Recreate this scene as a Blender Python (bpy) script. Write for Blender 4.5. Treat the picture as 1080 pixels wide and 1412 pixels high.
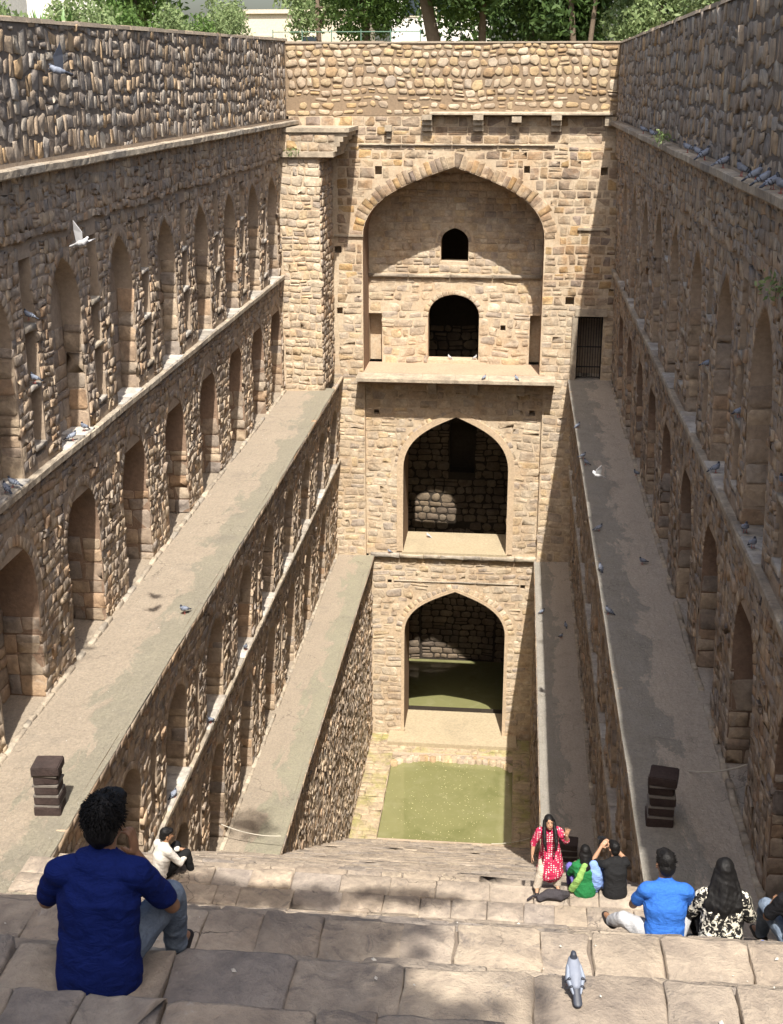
import bpy, bmesh, math, random
import numpy as np
from mathutils import Vector, Matrix
from mathutils.geometry import tessellate_polygon

for o in list(bpy.data.objects): bpy.data.objects.remove(o)
SC = bpy.context.scene
C = SC.collection
R = math.radians
rng = np.random.default_rng(11)
random.seed(5)

# ------------------------------------------------------------------ camera
# The eye is the origin; +Y runs down the stepwell towards the pavilion.
F_PX = 1750.0 / 1080.0
AX, AY = (721 - 540) / 1750.0, (112 - 706) / 1750.0
TILT = math.atan(-AY)
_y = np.array([AX, -AY, 1.0]); _y /= np.linalg.norm(_y)
_z = np.array([0, math.cos(TILT), -math.sin(TILT)])
_x = np.cross(_y, _z)
if _x[0] < 0: _x = -_x
CM = np.array([_x, _y, _z])                      # world = CM @ (right, up, forward)
cam = bpy.data.cameras.new('camera')
cam.sensor_fit = 'HORIZONTAL'; cam.sensor_width = 36; cam.lens = 36 * F_PX
cam.clip_start = 0.05; cam.clip_end = 2000
camo = bpy.data.objects.new('camera', cam); C.objects.link(camo)
mw = Matrix.Identity(4)
for i in range(3):
    mw[i][0] = CM[i, 0]; mw[i][1] = CM[i, 1]; mw[i][2] = -CM[i, 2]
camo.matrix_world = mw
SC.camera = camo

# ------------------------------------------------------------------ sky, sun, exposure
TO_SUN = Vector((0.168, -1.0, 1.6)).normalized()
w = bpy.data.worlds.new('World'); SC.world = w; w.use_nodes = True
nt = w.node_tree; nt.nodes.clear()
sky = nt.nodes.new('ShaderNodeTexSky'); sky.sky_type = 'NISHITA'; sky.sun_disc = False
sky.sun_elevation = math.asin(TO_SUN.z); sky.sun_rotation = math.atan2(TO_SUN.x, TO_SUN.y)
sky.air_density = 1.2; sky.dust_density = 4.5; sky.ozone_density = 1.0
bg = nt.nodes.new('ShaderNodeBackground'); bg.inputs[1].default_value = 0.115
wo = nt.nodes.new('ShaderNodeOutputWorld')
nt.links.new(sky.outputs[0], bg.inputs[0]); nt.links.new(bg.outputs[0], wo.inputs[0])
sl = bpy.data.lights.new('sun', 'SUN'); sl.energy = 5.0; sl.angle = R(0.53); sl.color = (1.0, 0.95, 0.87)
so = bpy.data.objects.new('sun', sl); C.objects.link(so)
so.rotation_euler = TO_SUN.to_track_quat('Z', 'Y').to_euler(); so.location = (5, -20, 30)
SC.view_settings.view_transform = 'Standard'; SC.view_settings.look = 'None'
SC.view_settings.exposure = 0.85; SC.view_settings.gamma = 1.0

# ------------------------------------------------------------------ small helpers
def px(p):
    c = CM.T @ np.asarray(p, float)
    return 540 + 1750 * c[0] / c[2], 706 - 1750 * c[1] / c[2], c[2]

def ray(u, v):
    return CM @ np.array([(u - 540) / 1750.0, -(v - 706) / 1750.0, 1.0])

def tag(o, label=None, cat=None, group=None, kind=None):
    if label: o['label'] = label
    if cat: o['category'] = cat
    if group: o['group'] = group
    if kind: o['kind'] = kind
    return o

BUILT_IN_PLACE = set()                           # roots whose parts are written in world coordinates
def link(o, parent=None):
    C.objects.link(o)
    if parent is not None:
        o.parent = parent
        if parent.name in BUILT_IN_PLACE: o.matrix_parent_inverse = Matrix.Translation(-parent.location)
    return o

def thing(name, label, cat, loc=(0, 0, 0), rz=0.0, group=None):
    o = bpy.data.objects.new(name, None); o.empty_display_size = 0.2
    o.location = loc; o.rotation_euler = (0, 0, rz)
    link(o); return tag(o, label, cat, group)

def place(name, label, cat, loc):                # a thing whose parts are given in world coordinates
    o = thing(name, label, cat, loc); BUILT_IN_PLACE.add(o.name); return o
def ground_root(name, loc):
    o = bpy.data.objects.new(name, None); o.empty_display_size = .2; o.location = loc; link(o); tag(o, kind='structure'); BUILT_IN_PLACE.add(o.name); return o

def mesh_np(name, verts, facegroups, smooth=False):
    """verts (N,3); facegroups list of (M,k) index arrays."""
    me = bpy.data.meshes.new(name)
    verts = np.ascontiguousarray(verts, dtype=np.float32)
    facegroups = [np.asarray(f, dtype=np.int32) for f in facegroups if len(f)]
    me.vertices.add(len(verts)); me.vertices.foreach_set('co', verts.ravel())
    loops = np.concatenate([f.ravel() for f in facegroups])
    tot = np.concatenate([np.full(len(f), f.shape[1], np.int32) for f in facegroups])
    start = np.concatenate([[0], np.cumsum(tot)[:-1]]).astype(np.int32)
    me.loops.add(len(loops)); me.loops.foreach_set('vertex_index', loops)
    me.polygons.add(len(tot)); me.polygons.foreach_set('loop_start', start)
    me.update(calc_edges=True)
    if smooth: me.polygons.foreach_set('use_smooth', np.ones(len(tot), bool))
    return me

def mobj(name, me, mat, parent=None, loc=None):
    o = bpy.data.objects.new(name, me)
    if mat is not None: me.materials.append(mat)
    if loc is not None: o.location = loc
    return link(o, parent)

class MB:
    """collects verts and faces of one mesh"""
    def __init__(self): self.v = []; self.f = []
    def box(self, x0, x1, y0, y1, z0, z1):
        b = len(self.v)
        self.v += [(x0,y0,z0),(x1,y0,z0),(x1,y1,z0),(x0,y1,z0),(x0,y0,z1),(x1,y0,z1),(x1,y1,z1),(x0,y1,z1)]
        self.f += [tuple(b+i for i in q) for q in ((0,3,2,1),(4,5,6,7),(0,1,5,4),(1,2,6,5),(2,3,7,6),(3,0,4,7))]
    def quad(self, *p):
        b = len(self.v); self.v += [tuple(q) for q in p]; self.f.append(tuple(range(b, b+len(p))))
    def tube(self, pts, rad, n=8, cap=True):
        pts = [Vector(p) for p in pts]; b = len(self.v); m = len(pts)
        if not hasattr(rad, '__len__'): rad = [rad]*m
        up = None
        for i, p in enumerate(pts):
            t = (pts[min(i+1, m-1)] - pts[max(i-1, 0)]).normalized()
            if up is None:
                up = t.orthogonal().normalized()
            up = (up - t*up.dot(t))
            up = up.normalized() if up.length > 1e-5 else t.orthogonal().normalized()
            s = t.cross(up)
            for k in range(n):
                a = 2*math.pi*k/n
                self.v.append(tuple(p + (up*math.cos(a)+s*math.sin(a))*rad[i]))
        for i in range(m-1):
            for k in range(n):
                k2 = (k+1) % n
                self.f.append((b+i*n+k, b+i*n+k2, b+(i+1)*n+k2, b+(i+1)*n+k))
        if cap:
            self.f.append(tuple(b+k for k in range(n))[::-1]); self.f.append(tuple(b+(m-1)*n+k for k in range(n)))
    def build(self, name, mat, parent=None, smooth=False, loc=None):
        me = bpy.data.meshes.new(name)
        v = self.v
        if loc is not None:
            L = Vector(loc); v = [tuple(Vector(q)-L) for q in v]
        me.from_pydata(v, [], self.f); me.update()
        if smooth: me.polygons.foreach_set('use_smooth', np.ones(len(me.polygons), bool))
        return mobj(name, me, mat, parent, loc)

# ------------------------------------------------------------------ materials
def srgb(r, g, b):
    f = lambda c: (c/255/12.92) if c/255 <= 0.04045 else ((c/255+0.055)/1.055)**2.4
    return (f(r), f(g), f(b), 1)

class Nodes:
    def __init__(self, name):
        self.m = bpy.data.materials.new(name); self.m.use_nodes = True
        self.t = self.m.node_tree; self.t.nodes.clear()
        self.out = self.n('ShaderNodeOutputMaterial'); self.b = self.n('ShaderNodeBsdfPrincipled')
        self.l(self.b.outputs[0], self.out.inputs[0])
    def n(self, typ, **kw):
        x = self.t.nodes.new(typ)
        for k, v in kw.items(): setattr(x, k, v)
        return x
    def l(self, a, b): self.t.links.new(a, b)
    def pos(self):
        return self.n('ShaderNodeNewGeometry').outputs['Position']
    def noise(self, vec, scale, detail=4, rough=0.6, dist=0.0):
        x = self.n('ShaderNodeTexNoise'); x.inputs['Scale'].default_value = scale
        x.inputs['Detail'].default_value = detail; x.inputs['Roughness'].default_value = rough
        x.inputs['Distortion'].default_value = dist
        if vec is not None: self.l(vec, x.inputs['Vector'])
        return x.outputs['Fac']
    def ramp(self, fac, stops, mode='LINEAR'):
        x = self.n('ShaderNodeValToRGB'); cr = x.color_ramp; cr.interpolation = mode
        while len(cr.elements) < len(stops): cr.elements.new(0.5)
        for e, (p, c) in zip(cr.elements, stops):
            e.position = p
            e.color = c if hasattr(c, '__len__') and len(c) == 4 else ((*c, 1) if hasattr(c, '__len__') else (c, c, c, 1))
        self.l(fac, x.inputs[0]); return x.outputs[0]
    def mix(self, fac, a, b, mode='MIX'):
        x = self.n('ShaderNodeMix', data_type='RGBA', blend_type=mode)
        if isinstance(fac, (int, float)): x.inputs[0].default_value = fac
        else: self.l(fac, x.inputs[0])
        for s, q in ((6, a), (7, b)):
            if hasattr(q, 'node'): self.l(q, x.inputs[s])
            else: x.inputs[s].default_value = (*q[:3], 1)
        return x.outputs[2]
    def math(self, op, a, b=0.0):
        x = self.n('ShaderNodeMath', operation=op)
        for i, q in enumerate((a, b)):
            if hasattr(q, 'node'): self.l(q, x.inputs[i])
            else: x.inputs[i].default_value = q
        return x.outputs[0]
    def bump(self, h, strength=0.5, dist=0.02, prev=None):
        x = self.n('ShaderNodeBump'); x.inputs['Strength'].default_value = strength
        x.inputs['Distance'].default_value = dist; self.l(h, x.inputs['Height'])
        if prev is not None: self.l(prev, x.inputs['Normal'])
        self.l(x.outputs[0], self.b.inputs['Normal']); return x.outputs[0]
    def done(self, col=None, rough=0.9, spec=0.2):
        if col is not None:
            if hasattr(col, 'node'): self.l(col, self.b.inputs['Base Color'])
            else: self.b.inputs['Base Color'].default_value = (*col[:3], 1)
        if hasattr(rough, 'node'): self.l(rough, self.b.inputs['Roughness'])
        else: self.b.inputs['Roughness'].default_value = rough
        self.b.inputs['Specular IOR Level'].default_value = spec
        return self.m

def stone_mat(name, palette, weather=0.35, wcol=(0.09, 0.08, 0.075), bump=0.6, fine=14, lime=0.0, stain=0.0):
    N = Nodes(name); p = N.pos()
    at = N.n('ShaderNodeAttribute', attribute_name='tint').outputs['Fac']
    k = len(palette)
    c = N.ramp(at, [(i/(k-1), col) for i, col in enumerate(palette)])
    n1 = N.noise(p, 2.3, 5, 0.65); n2 = N.noise(p, fine, 6, 0.7); n3 = N.noise(p, 0.55, 4, 0.6, 0.4)
    c = N.mix(0.85, c, N.ramp(n1, [(0.25, (0.55, 0.52, 0.5)), (0.75, (1.35, 1.32, 1.25))]), 'MULTIPLY')
    c = N.mix(0.6, c, N.ramp(n2, [(0.3, (0.6, 0.6, 0.62)), (0.7, (1.3, 1.28, 1.24))]), 'MULTIPLY')
    wf = N.ramp(n3, [(0.48, 0.0), (0.72, weather)])
    c = N.mix(wf, c, wcol)
    if stain:
        c = N.mix(N.ramp(N.noise(p, .9, 6, .7, .8), [(.45, 0.), (.68, stain)]), c, N.mix(1.0, c, (.78, .58, .4), 'MULTIPLY'))
        c = N.mix(N.ramp(N.noise(p, .35, 5, .7, .5), [(.5, 0.), (.7, stain)]), c, N.mix(1.0, c, (.6, .56, .53), 'MULTIPLY'))
    if lime:
        l = N.ramp(N.noise(p, 1.7, 5, 0.7, 1.0), [(0.62, 0.0), (0.74, lime)])
        c = N.mix(l, c, (0.46, 0.44, 0.4))
    b1 = N.bump(n2, bump, 0.03); N.bump(N.noise(p, 5, 4), bump*0.7, 0.06, b1)
    return N.done(c, 0.92, 0.15)

def mortar_mat(name, a, b, weather=0.3, bump=0.5, scale=1.0, stain=0.0):
    N = Nodes(name); p = N.pos()
    c = N.mix(N.noise(p, 1.1*scale, 6, 0.65, 0.3), a, b)
    c = N.mix(0.7, c, N.ramp(N.noise(p, 9*scale, 6, 0.7), [(0.25, (0.6, 0.6, 0.6)), (0.75, (1.3, 1.28, 1.25))]), 'MULTIPLY')
    c = N.mix(N.ramp(N.noise(p, 0.5*scale, 5, 0.6, 0.5), [(0.5, 0.0), (0.7, weather)]), c, (0.1, 0.085, 0.07))
    if stain:
        c = N.mix(N.ramp(N.noise(p, .9, 6, .7, .8), [(.45, 0.), (.68, stain)]), c, N.mix(1.0, c, (.8, .6, .42), 'MULTIPLY'))
        c = N.mix(N.ramp(N.noise(p, .35, 5, .7, .5), [(.5, 0.), (.7, stain)]), c, N.mix(1.0, c, (.62, .58, .55), 'MULTIPLY'))
    N.bump(N.noise(p, 12*scale, 6, 0.7), bump, 0.03)
    return N.done(c, 0.95, 0.1)

M = {}
M['facade'] = stone_mat('sandstone_ashlar', [(0.475,0.394,0.296),(0.412,0.345,0.27),(0.519,0.444,0.341),(0.372,0.323,0.276),(0.508,0.432,0.33),(0.502,0.399,0.262),(0.465,0.389,0.299),(0.552,0.487,0.386)], 0.2, fine=10, stain=.4)
M['facade_hi'] = stone_mat('varied_ashlar', [(0.403,0.315,0.216),(0.289,0.231,0.182),(0.462,0.376,0.269),(0.263,0.22,0.193),(0.424,0.346,0.246),(0.445,0.315,0.162),(0.319,0.256,0.199),(0.483,0.407,0.3)], 0.25, fine=10, stain=.7)
M['soot_stone'] = stone_mat('sooty_stone', [(0.203,0.158,0.112),(0.152,0.118,0.09),(0.225,0.18,0.13)], .4, fine=8)  # shaft stones: interior shade put into the colour by a darker palette
M['rubble'] = stone_mat('ochre_rubble', [(0.393,0.283,0.158),(0.43,0.35,0.239),(0.35,0.284,0.218),(0.465,0.399,0.311),(0.33,0.231,0.139),(0.425,0.33,0.201),(0.319,0.274,0.23)], 0.15, fine=8)
M['side'] = stone_mat('quartzite_rubble', [(0.369,0.281,0.202),(0.302,0.25,0.207),(0.429,0.342,0.247),(0.269,0.237,0.214),(0.466,0.377,0.278),(0.387,0.269,0.177),(0.341,0.298,0.254),(0.406,0.323,0.234)], 0.45, fine=9, lime=.3)
M['parapet'] = stone_mat('weathered_rubble', [(0.277,0.221,0.174),(0.217,0.198,0.185),(0.361,0.286,0.211),(0.316,0.297,0.278),(0.398,0.286,0.174),(0.257,0.221,0.193),(0.452,0.406,0.34)], 0.45, fine=9)
def worn_mat(name, palette, algae=0.0):
    N = Nodes(name); p = N.pos(); at = N.n('ShaderNodeAttribute', attribute_name='tint').outputs['Fac']; k = len(palette)
    c = N.ramp(at, [(i/(k-1), col) for i, col in enumerate(palette)])
    n1 = N.noise(p, 1.7, 7, .68, .5); n2 = N.noise(p, 7, 7, .72, .3); n3 = N.noise(p, 40, 4, .7)
    c = N.mix(.85, c, N.ramp(n1, [(.25, (.55, .54, .55)), (.75, (1.3, 1.27, 1.2))]), 'MULTIPLY')
    c = N.mix(.7, c, N.ramp(n2, [(.3, (.62, .6, .62)), (.7, (1.3, 1.28, 1.24))]), 'MULTIPLY')
    c = N.mix(N.ramp(N.noise(p, 3.1, 6, .75, 1.2), [(.56, 0.), (.66, .55)]), c, (.12, .105, .10))
    c = N.mix(N.ramp(N.noise(p, 4.3, 6, .75, .8), [(.62, 0.), (.72, .5)]), c, (.46, .42, .36))
    if algae: c = N.mix(N.ramp(N.noise(p, .7, 5, .7, .4), [(.45, 0.), (.62, algae)]), c, (.25, .24, .07))
    v = N.n('ShaderNodeTexVoronoi', feature='DISTANCE_TO_EDGE'); v.inputs['Scale'].default_value = 1.5
    wv = N.n('ShaderNodeVectorMath', operation='ADD'); nv = N.n('ShaderNodeTexNoise'); nv.inputs['Scale'].default_value = 3; nv.inputs['Detail'].default_value = 5; N.l(p, nv.inputs['Vector'])
    N.l(p, wv.inputs[0]); sc = N.n('ShaderNodeVectorMath', operation='SCALE'); sc.inputs['Scale'].default_value = .5; N.l(nv.outputs['Color'], sc.inputs[0]); N.l(sc.outputs[0], wv.inputs[1]); N.l(wv.outputs[0], v.inputs['Vector'])
    gate = N.ramp(N.noise(p, .9, 3), [(.56, 0.), (.62, 1.)]); crack = N.math('MULTIPLY', N.ramp(v.outputs['Distance'], [(.003, .8), (.009, 0.)]), gate)
    c = N.mix(crack, c, (.08, .068, .06))
    b1 = N.bump(n3, .35, .015); b2 = N.bump(n2, .6, .05, b1); b3 = N.bump(n1, .4, .08, b2); N.bump(N.math('SUBTRACT', 1.0, crack), .8, .02, b3)
    return N.done(c, .9, .2)
M['tread'] = worn_mat('worn_step_stone', [(0.362,0.301,0.238),(0.315,0.271,0.224),(0.397,0.335,0.262),(0.292,0.259,0.229),(0.419,0.352,0.276)])
M['floorstone'] = worn_mat('well_floor_stone', [(0.396,0.319,0.22),(0.363,0.292,0.204),(0.429,0.347,0.242)], .7)
M['coping'] = stone_mat('coping_stone', [(0.37,0.319,0.251),(0.312,0.27,0.218),(0.419,0.368,0.292),(0.295,0.27,0.236)], 0.5, fine=8)
M['droppings'] = stone_mat('limed_shelf', [(0.44,0.416,0.384),(0.336,0.304,0.264),(0.496,0.48,0.448),(0.288,0.264,0.232)], 0.4, wcol=(.2,.18,.16), fine=7)
M['m_facade'] = mortar_mat('lime_mortar', (.53,.435,.32), (.46,.37,.265), .1, stain=.45)
M['m_rubble'] = mortar_mat('brown_mortar', (.27,.2,.135), (.21,.155,.105), .2)
M['m_side'] = mortar_mat('earth_mortar', (.42,.335,.25), (.31,.24,.18), .3)
M['m_parapet'] = mortar_mat('dark_mortar', (.2,.165,.135), (.13,.108,.09), .3)
M['soot'] = mortar_mat('sooty_wall', (.06,.048,.036), (.04,.032,.026), .3)  # near-black shaft walls: the dark interior is painted in, cutting bounce light
M['plaster'] = mortar_mat('old_plaster', (.5,.39,.27), (.42,.32,.22), .12, .35)
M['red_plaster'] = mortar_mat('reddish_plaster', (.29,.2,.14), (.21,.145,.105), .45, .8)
M['dust'] = mortar_mat('dusty_floor', (.42,.31,.22), (.36,.255,.185), .15, .35)

# ------------------------------------------------------------------ masonry
def side_frame(xz, sg):                      # wall running along Y, facing sg*X
    def f(s, z, d):
        s, z, d = np.broadcast_arrays(s, z, d); return np.stack([xz(z) + sg*d, s, z], -1)
    f.n = np.array([sg, 0, 0.]); return f
def y_frame(y0):                             # wall facing -Y
    def f(s, z, d):
        s, z, d = np.broadcast_arrays(s, z, d); return np.stack([s, y0 - d, z], -1)
    f.n = np.array([0, -1., 0]); return f
def floor_frame(z0):                         # floor facing +Z, z is Y
    def f(s, z, d):
        s, z, d = np.broadcast_arrays(s, z, d); return np.stack([s, z, z0 + d], -1)
    f.n = np.array([0, 0, 1.]); return f
def reveal_frame(xz, sg, y_edge):            # far reveal of a niche in a side wall, facing -Y; s = depth behind wall face
    def f(s, z, d):
        s, z, d = np.broadcast_arrays(s, z, d); return np.stack([xz(z) - sg*s, y_edge - d, z], -1)
    f.n = np.array([0, -1., 0]); return f

class Opening:
    def __init__(self, c, w, base, spring, apex, rw=0.25, depth=0.8, k=0.45, m=4, rect=False):
        self.c, self.w, self.base, self.spring, self.apex = c, w, base, spring, apex
        self.rw, self.depth, self.k, self.m, self.rect = rw, depth, k, m, rect
    def arc(self, n=14, grow=0.0):
        H, Rr = self.w/2 + grow, self.apex - self.spring + grow
        u = 1 - (1 - np.linspace(1, 0, n))**1.0
        u = np.sin(np.linspace(math.pi/2, 0, n))
        z = Rr*np.sqrt(np.maximum(0, 1 - self.k*u - (1-self.k)*u**self.m)); z[0] = 0
        L = np.stack([self.c - H*u, self.spring + z], -1)
        Rg = np.stack([self.c + H*u[::-1], self.spring + z[::-1]], -1)
        return np.concatenate([L, Rg[1:]])
    def outline(self):                        # left base, up and over, right base
        if self.rect:
            a, b = self.c - self.w/2, self.c + self.w/2
            return np.array([(a, self.base), (a, self.apex), (b, self.apex), (b, self.base)])
        a = self.arc()
        return np.concatenate([[(self.c - self.w/2, self.base)], a, [(self.c + self.w/2, self.base)]])
    def interval(self, z0, z1):
        H = self.w/2
        if self.rect:
            if z1 <= self.base + .01 or z0 >= self.apex - .01: return None
            return (self.c - H - .02, self.c + H + .02)
        if z1 <= self.base + .02 or z0 >= self.apex + self.rw: return None
        if z0 <= self.spring:
            h = H + (self.rw if z1 > self.spring + .05 else .02); return (self.c - h, self.c + h)
        Rr = self.apex - self.spring + self.rw; t = 1 - ((z0 - self.spring)/Rr)**2
        lo, hi = 0., 1.
        for _ in range(24):
            u = (lo+hi)/2
            if 1 - (1 - self.k*u - (1-self.k)*u**self.m) < t*0 + 1 - ((z0-self.spring)/Rr)**2: lo = u
            else: hi = u
        h = lo*(H + self.rw); return (self.c - h, self.c + h)
    def voussoirs(self, size=0.28, gap=0.015):
        a = self.arc(40); seg = np.linalg.norm(np.diff(a, axis=0), axis=1); L = np.concatenate([[0], np.cumsum(seg)])
        n = max(6, int(L[-1]/size)); t = np.linspace(0, L[-1], n+1)
        P = np.stack([np.interp(t, L, a[:, 0]), np.interp(t, L, a[:, 1])], -1)
        T = np.gradient(P, axis=0); T /= np.linalg.norm(T, axis=1)[:, None]
        Nn = np.stack([-T[:, 1], T[:, 0]], -1)
        out = []
        for i in range(n):
            r = self.rw*rng.uniform(.75, 1.05)
            p0, p1, n0, n1 = P[i], P[i+1], Nn[i], Nn[i+1]
            q = np.array([p0, p1, p1 + n1*r, p0 + n0*r]); c = q.mean(0)
            q = c + (q - c)*(1 - 2*gap/max(.05, np.linalg.norm(p1-p0)))
            out.append(q[::-1])
        return np.array(out)

def subtract(iv, blocks):
    res = [iv]
    for b in blocks:
        if b is None: continue
        nr = []
        for a0, a1 in res:
            if b[1] <= a0 or b[0] >= a1: nr.append((a0, a1)); continue
            if b[0] > a0: nr.append((a0, b[0]))
            if b[1] < a1: nr.append((b[1], a1))
        res = nr
    return res

def layout(s0, s1, z0, z1, rh, ww, openings=(), split=0.12, topz=None):
    out = []; z = z0
    while z < z1 - 0.04:
        h = rng.uniform(*rh)
        if z1 - z - h < rh[0]*0.6: h = z1 - z
        for a, b in subtract((s0, s1), [o.interval(z, z+h) for o in openings]):
            if b - a < 0.06: continue
            s = a
            while s < b - 1e-4:
                wd = rng.uniform(*ww)
                if b - s - wd < ww[0]*0.7: wd = b - s
                if wd > ww[1]*1.5: wd /= 2
                r = rng.random()
                if r < split and h > 0.22:
                    q = rng.uniform(.38, .62); out += [(s+wd/2, z+h*q/2, wd, h*q), (s+wd/2, z+h*(1+q)/2, wd, h*(1-q))]
                else: out.append((s+wd/2, z+h/2, wd, h))
                s += wd
        z += h
    return np.array(out).reshape(-1, 4)

PH = rng.uniform(0, 6.28, 12)
def warp(P, amp):
    s, z = P[..., 0].copy(), P[..., 1].copy()
    P[..., 1] += amp*(np.sin(s*.9+PH[0]+z*.3)*.5 + np.sin(s*2.3+PH[1]-z*.7)*.35 + np.sin(s*5.1+PH[2]+z*1.9)*.25)
    P[..., 0] += amp*(np.sin(z*1.7+PH[3]+s*.5)*.5 + np.sin(z*4.3+PH[4]+s*1.1)*.4)
    return P

def polys8(rc, gap=0.018, rnd=0.18, jit=0.05, wp=0.0, rag=0.0):
    n = len(rc)
    if rag and n:
        rc = rc.copy(); rc[:, 2] *= rng.uniform(1-rag*1.2, 1+rag*.25, n); rc[:, 3] *= rng.uniform(1-rag*1.4, 1+rag*.3, n)
        rc[:, 1] += rng.normal(0, rag*.35, n)*rc[:, 3]; rc[:, 0] += rng.normal(0, rag*.2, n)*rc[:, 2]
    s, z, w_, h_ = rc.T
    a, b = np.maximum(w_/2 - gap, .03), np.maximum(h_/2 - gap, .03); mn = np.minimum(a, b)
    c = mn*2*rnd*rng.uniform(.5, 1.3, n); c2 = mn*2*rnd*rng.uniform(.5, 1.3, n)
    X = np.stack([-a+c, a-c, a, a, a-c2, -a+c2, -a, -a], 1)
    Y = np.stack([-b, -b, -b+c2, b-c2, b, b, b-c, -b+c], 1)
    X += rng.normal(0, 1, X.shape)*jit*mn[:, None]; Y += rng.normal(0, 1, X.shape)*jit*mn[:, None]
    P = np.stack([X + s[:, None], Y + z[:, None]], -1)
    return warp(P, wp) if wp else P

class Masonry:
    def __init__(self, root, limit=300, name='stone', rest='stonework'):
        self.root, self.limit, self.name, self.rest, self.g = root, limit, name, rest, []
    def add(self, P, depth, frame, mat, back=0.05, inset=0.84, smooth=False, rough=0.12, tint=None, off=0.0, tilt_=.05):
        if len(P) == 0: return
        N, K = P.shape[:2]; depth = np.broadcast_to(np.asarray(depth, float), (N,)).copy()
        ctr = P.mean(1, keepdims=True)
        f = frame
        r0 = f(P[..., 0], P[..., 1], np.full((N, K), -back) + off)
        r1 = f(P[..., 0], P[..., 1], (depth*.62)[:, None] + off + np.zeros((N, K)))
        Q = ctr + (P - ctr)*inset
        dd = depth[:, None]*(1 + rng.normal(0, rough, (N, K)))
        tilt = (Q - ctr); tv = rng.normal(0, 1, (N, 1, 2))*tilt_; dd = dd + (tilt*tv).sum(-1)
        r2 = f(Q[..., 0], Q[..., 1], dd + off)
        cc = f(ctr[..., 0], ctr[..., 1], dd.mean(1, keepdims=True) + off)
        V = np.concatenate([r0, r1, r2, cc], 1)                 # (N,3K+1,3)
        area = 0.5*np.abs((P[..., 0]*np.roll(P[..., 1], -1, 1) - P[..., 1]*np.roll(P[..., 0], -1, 1)).sum(1))
        t = rng.random(N) if tint is None else np.broadcast_to(tint, (N,))
        self.g.append((V, K, mat, smooth, area, np.array(t), f.n))
    def finish(self, pick=True):
        allsc = []
        for V, K, mat, sm, area, t, n in self.g:
            c = V.mean(1); q = c @ CM                           # cam coords
            u = 540 + 1750*q[:, 0]/q[:, 2]; v = 706 - 1750*q[:, 1]/q[:, 2]
            dist = np.linalg.norm(c, axis=1)
            cosn = np.maximum(0.02, -(c @ n)/dist)
            sc = area*cosn/dist**2
            sc[(q[:, 2] < .3) | (u < -8) | (u > 1088) | (v < -8) | (v > 1420) | ((c @ n) > 0)] = 0
            allsc.append(sc)
        flat = np.concatenate(allsc); th = np.sort(flat)[::-1][min(self.limit, len(flat)-1)] if pick else 9e9
        rest = {}
        for (V, K, mat, sm, area, t, n), sc in zip(self.g, allsc):
            i = np.arange(K); j = (i+1) % K
            q1 = np.stack([i, j, K+j, K+i], 1); q2 = np.stack([K+i, K+j, 2*K+j, 2*K+i], 1)
            tr = np.stack([2*K+i, 2*K+j, np.full(K, 3*K)], 1)
            F4 = np.concatenate([q1, q2]); nv = 3*K+1
            sel = (sc > th) & (sc > 0)
            for k in np.nonzero(sel)[0]:
                c = V[k].mean(0); me = mesh_np(self.name, V[k]-c, [F4, tr], sm)
                a = me.attributes.new('tint', 'FLOAT', 'POINT'); a.data.foreach_set('value', np.full(nv, t[k], np.float32))
                mobj(self.name, me, mat, self.root, tuple(c))
            idx = np.nonzero(~sel)[0]
            if len(idx):
                rest.setdefault((mat.name, sm), []).append((V[idx].reshape(-1, 3), F4, tr, nv, len(idx), np.repeat(t[idx], nv)))
        for (mn, sm), L in rest.items():
            vs, f4, f3, tt, off = [], [], [], [], 0
            for v, F4, tr, nv, m, t in L:
                o = off + np.arange(m)[:, None, None]*nv
                vs.append(v); f4.append((F4[None] + o).reshape(-1, 4)); f3.append((tr[None] + o).reshape(-1, 3)); tt.append(t); off += len(v)
            me = mesh_np(self.rest, np.concatenate(vs), [np.concatenate(f4), np.concatenate(f3)], sm)
            a = me.attributes.new('tint', 'FLOAT', 'POINT'); a.data.foreach_set('value', np.concatenate(tt).astype(np.float32))
            tag(mobj(self.rest, me, bpy.data.materials[mn], self.root), kind='stuff')

def rubble(ms, rc, fr, mat, off=0.0, k=1.0):
    n = len(rc); d = .004 + rng.gamma(1.5, .008*k, n) + (rng.random(n) < .06)*rng.uniform(.01, .05, n)
    ms.add(polys8(rc, .006, .06, .15, .07, .13), d, fr, mat, inset=.965, off=off, tilt_=.035)

class Core:
    """backing surface of a wall with its openings, reveals and recess backs"""
    def __init__(self): self.v = []; self.f = []
    def sheet(self, outline, holes, frame, d=0.0):
        loops = [outline] + list(holes); pts = [p for lp in loops for p in lp]
        tri = tessellate_polygon([[Vector((p[0], p[1], 0)) for p in lp] for lp in loops])
        b = len(self.v); P = np.array(pts, float)
        self.v += frame(P[:, 0], P[:, 1], np.full(len(P), d)).tolist(); self.f += [tuple(b+i for i in t) for t in tri]
    def reveal(self, o, frame, d0=0.0, d1=None, close=True):
        d1 = -o.depth if d1 is None else d1
        P = o.outline(); n = len(P); b = len(self.v)
        self.v += frame(P[:, 0], P[:, 1], np.full(n, d0)).tolist() + frame(P[:, 0], P[:, 1], np.full(n, d1)).tolist()
        rg = range(n) if close else range(n-1)
        self.f += [(b+i, b+(i+1) % n, b+n+(i+1) % n, b+n+i) for i in rg]
    def back(self, o, frame, d=None):
        self.sheet(o.outline(), [], frame, -o.depth if d is None else d)
    def build(self, name, mat, parent):
        me = bpy.data.meshes.new(name); me.from_pydata([tuple(q) for q in self.v], [], self.f); me.update()
        return mobj(name, me, mat, parent)

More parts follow.
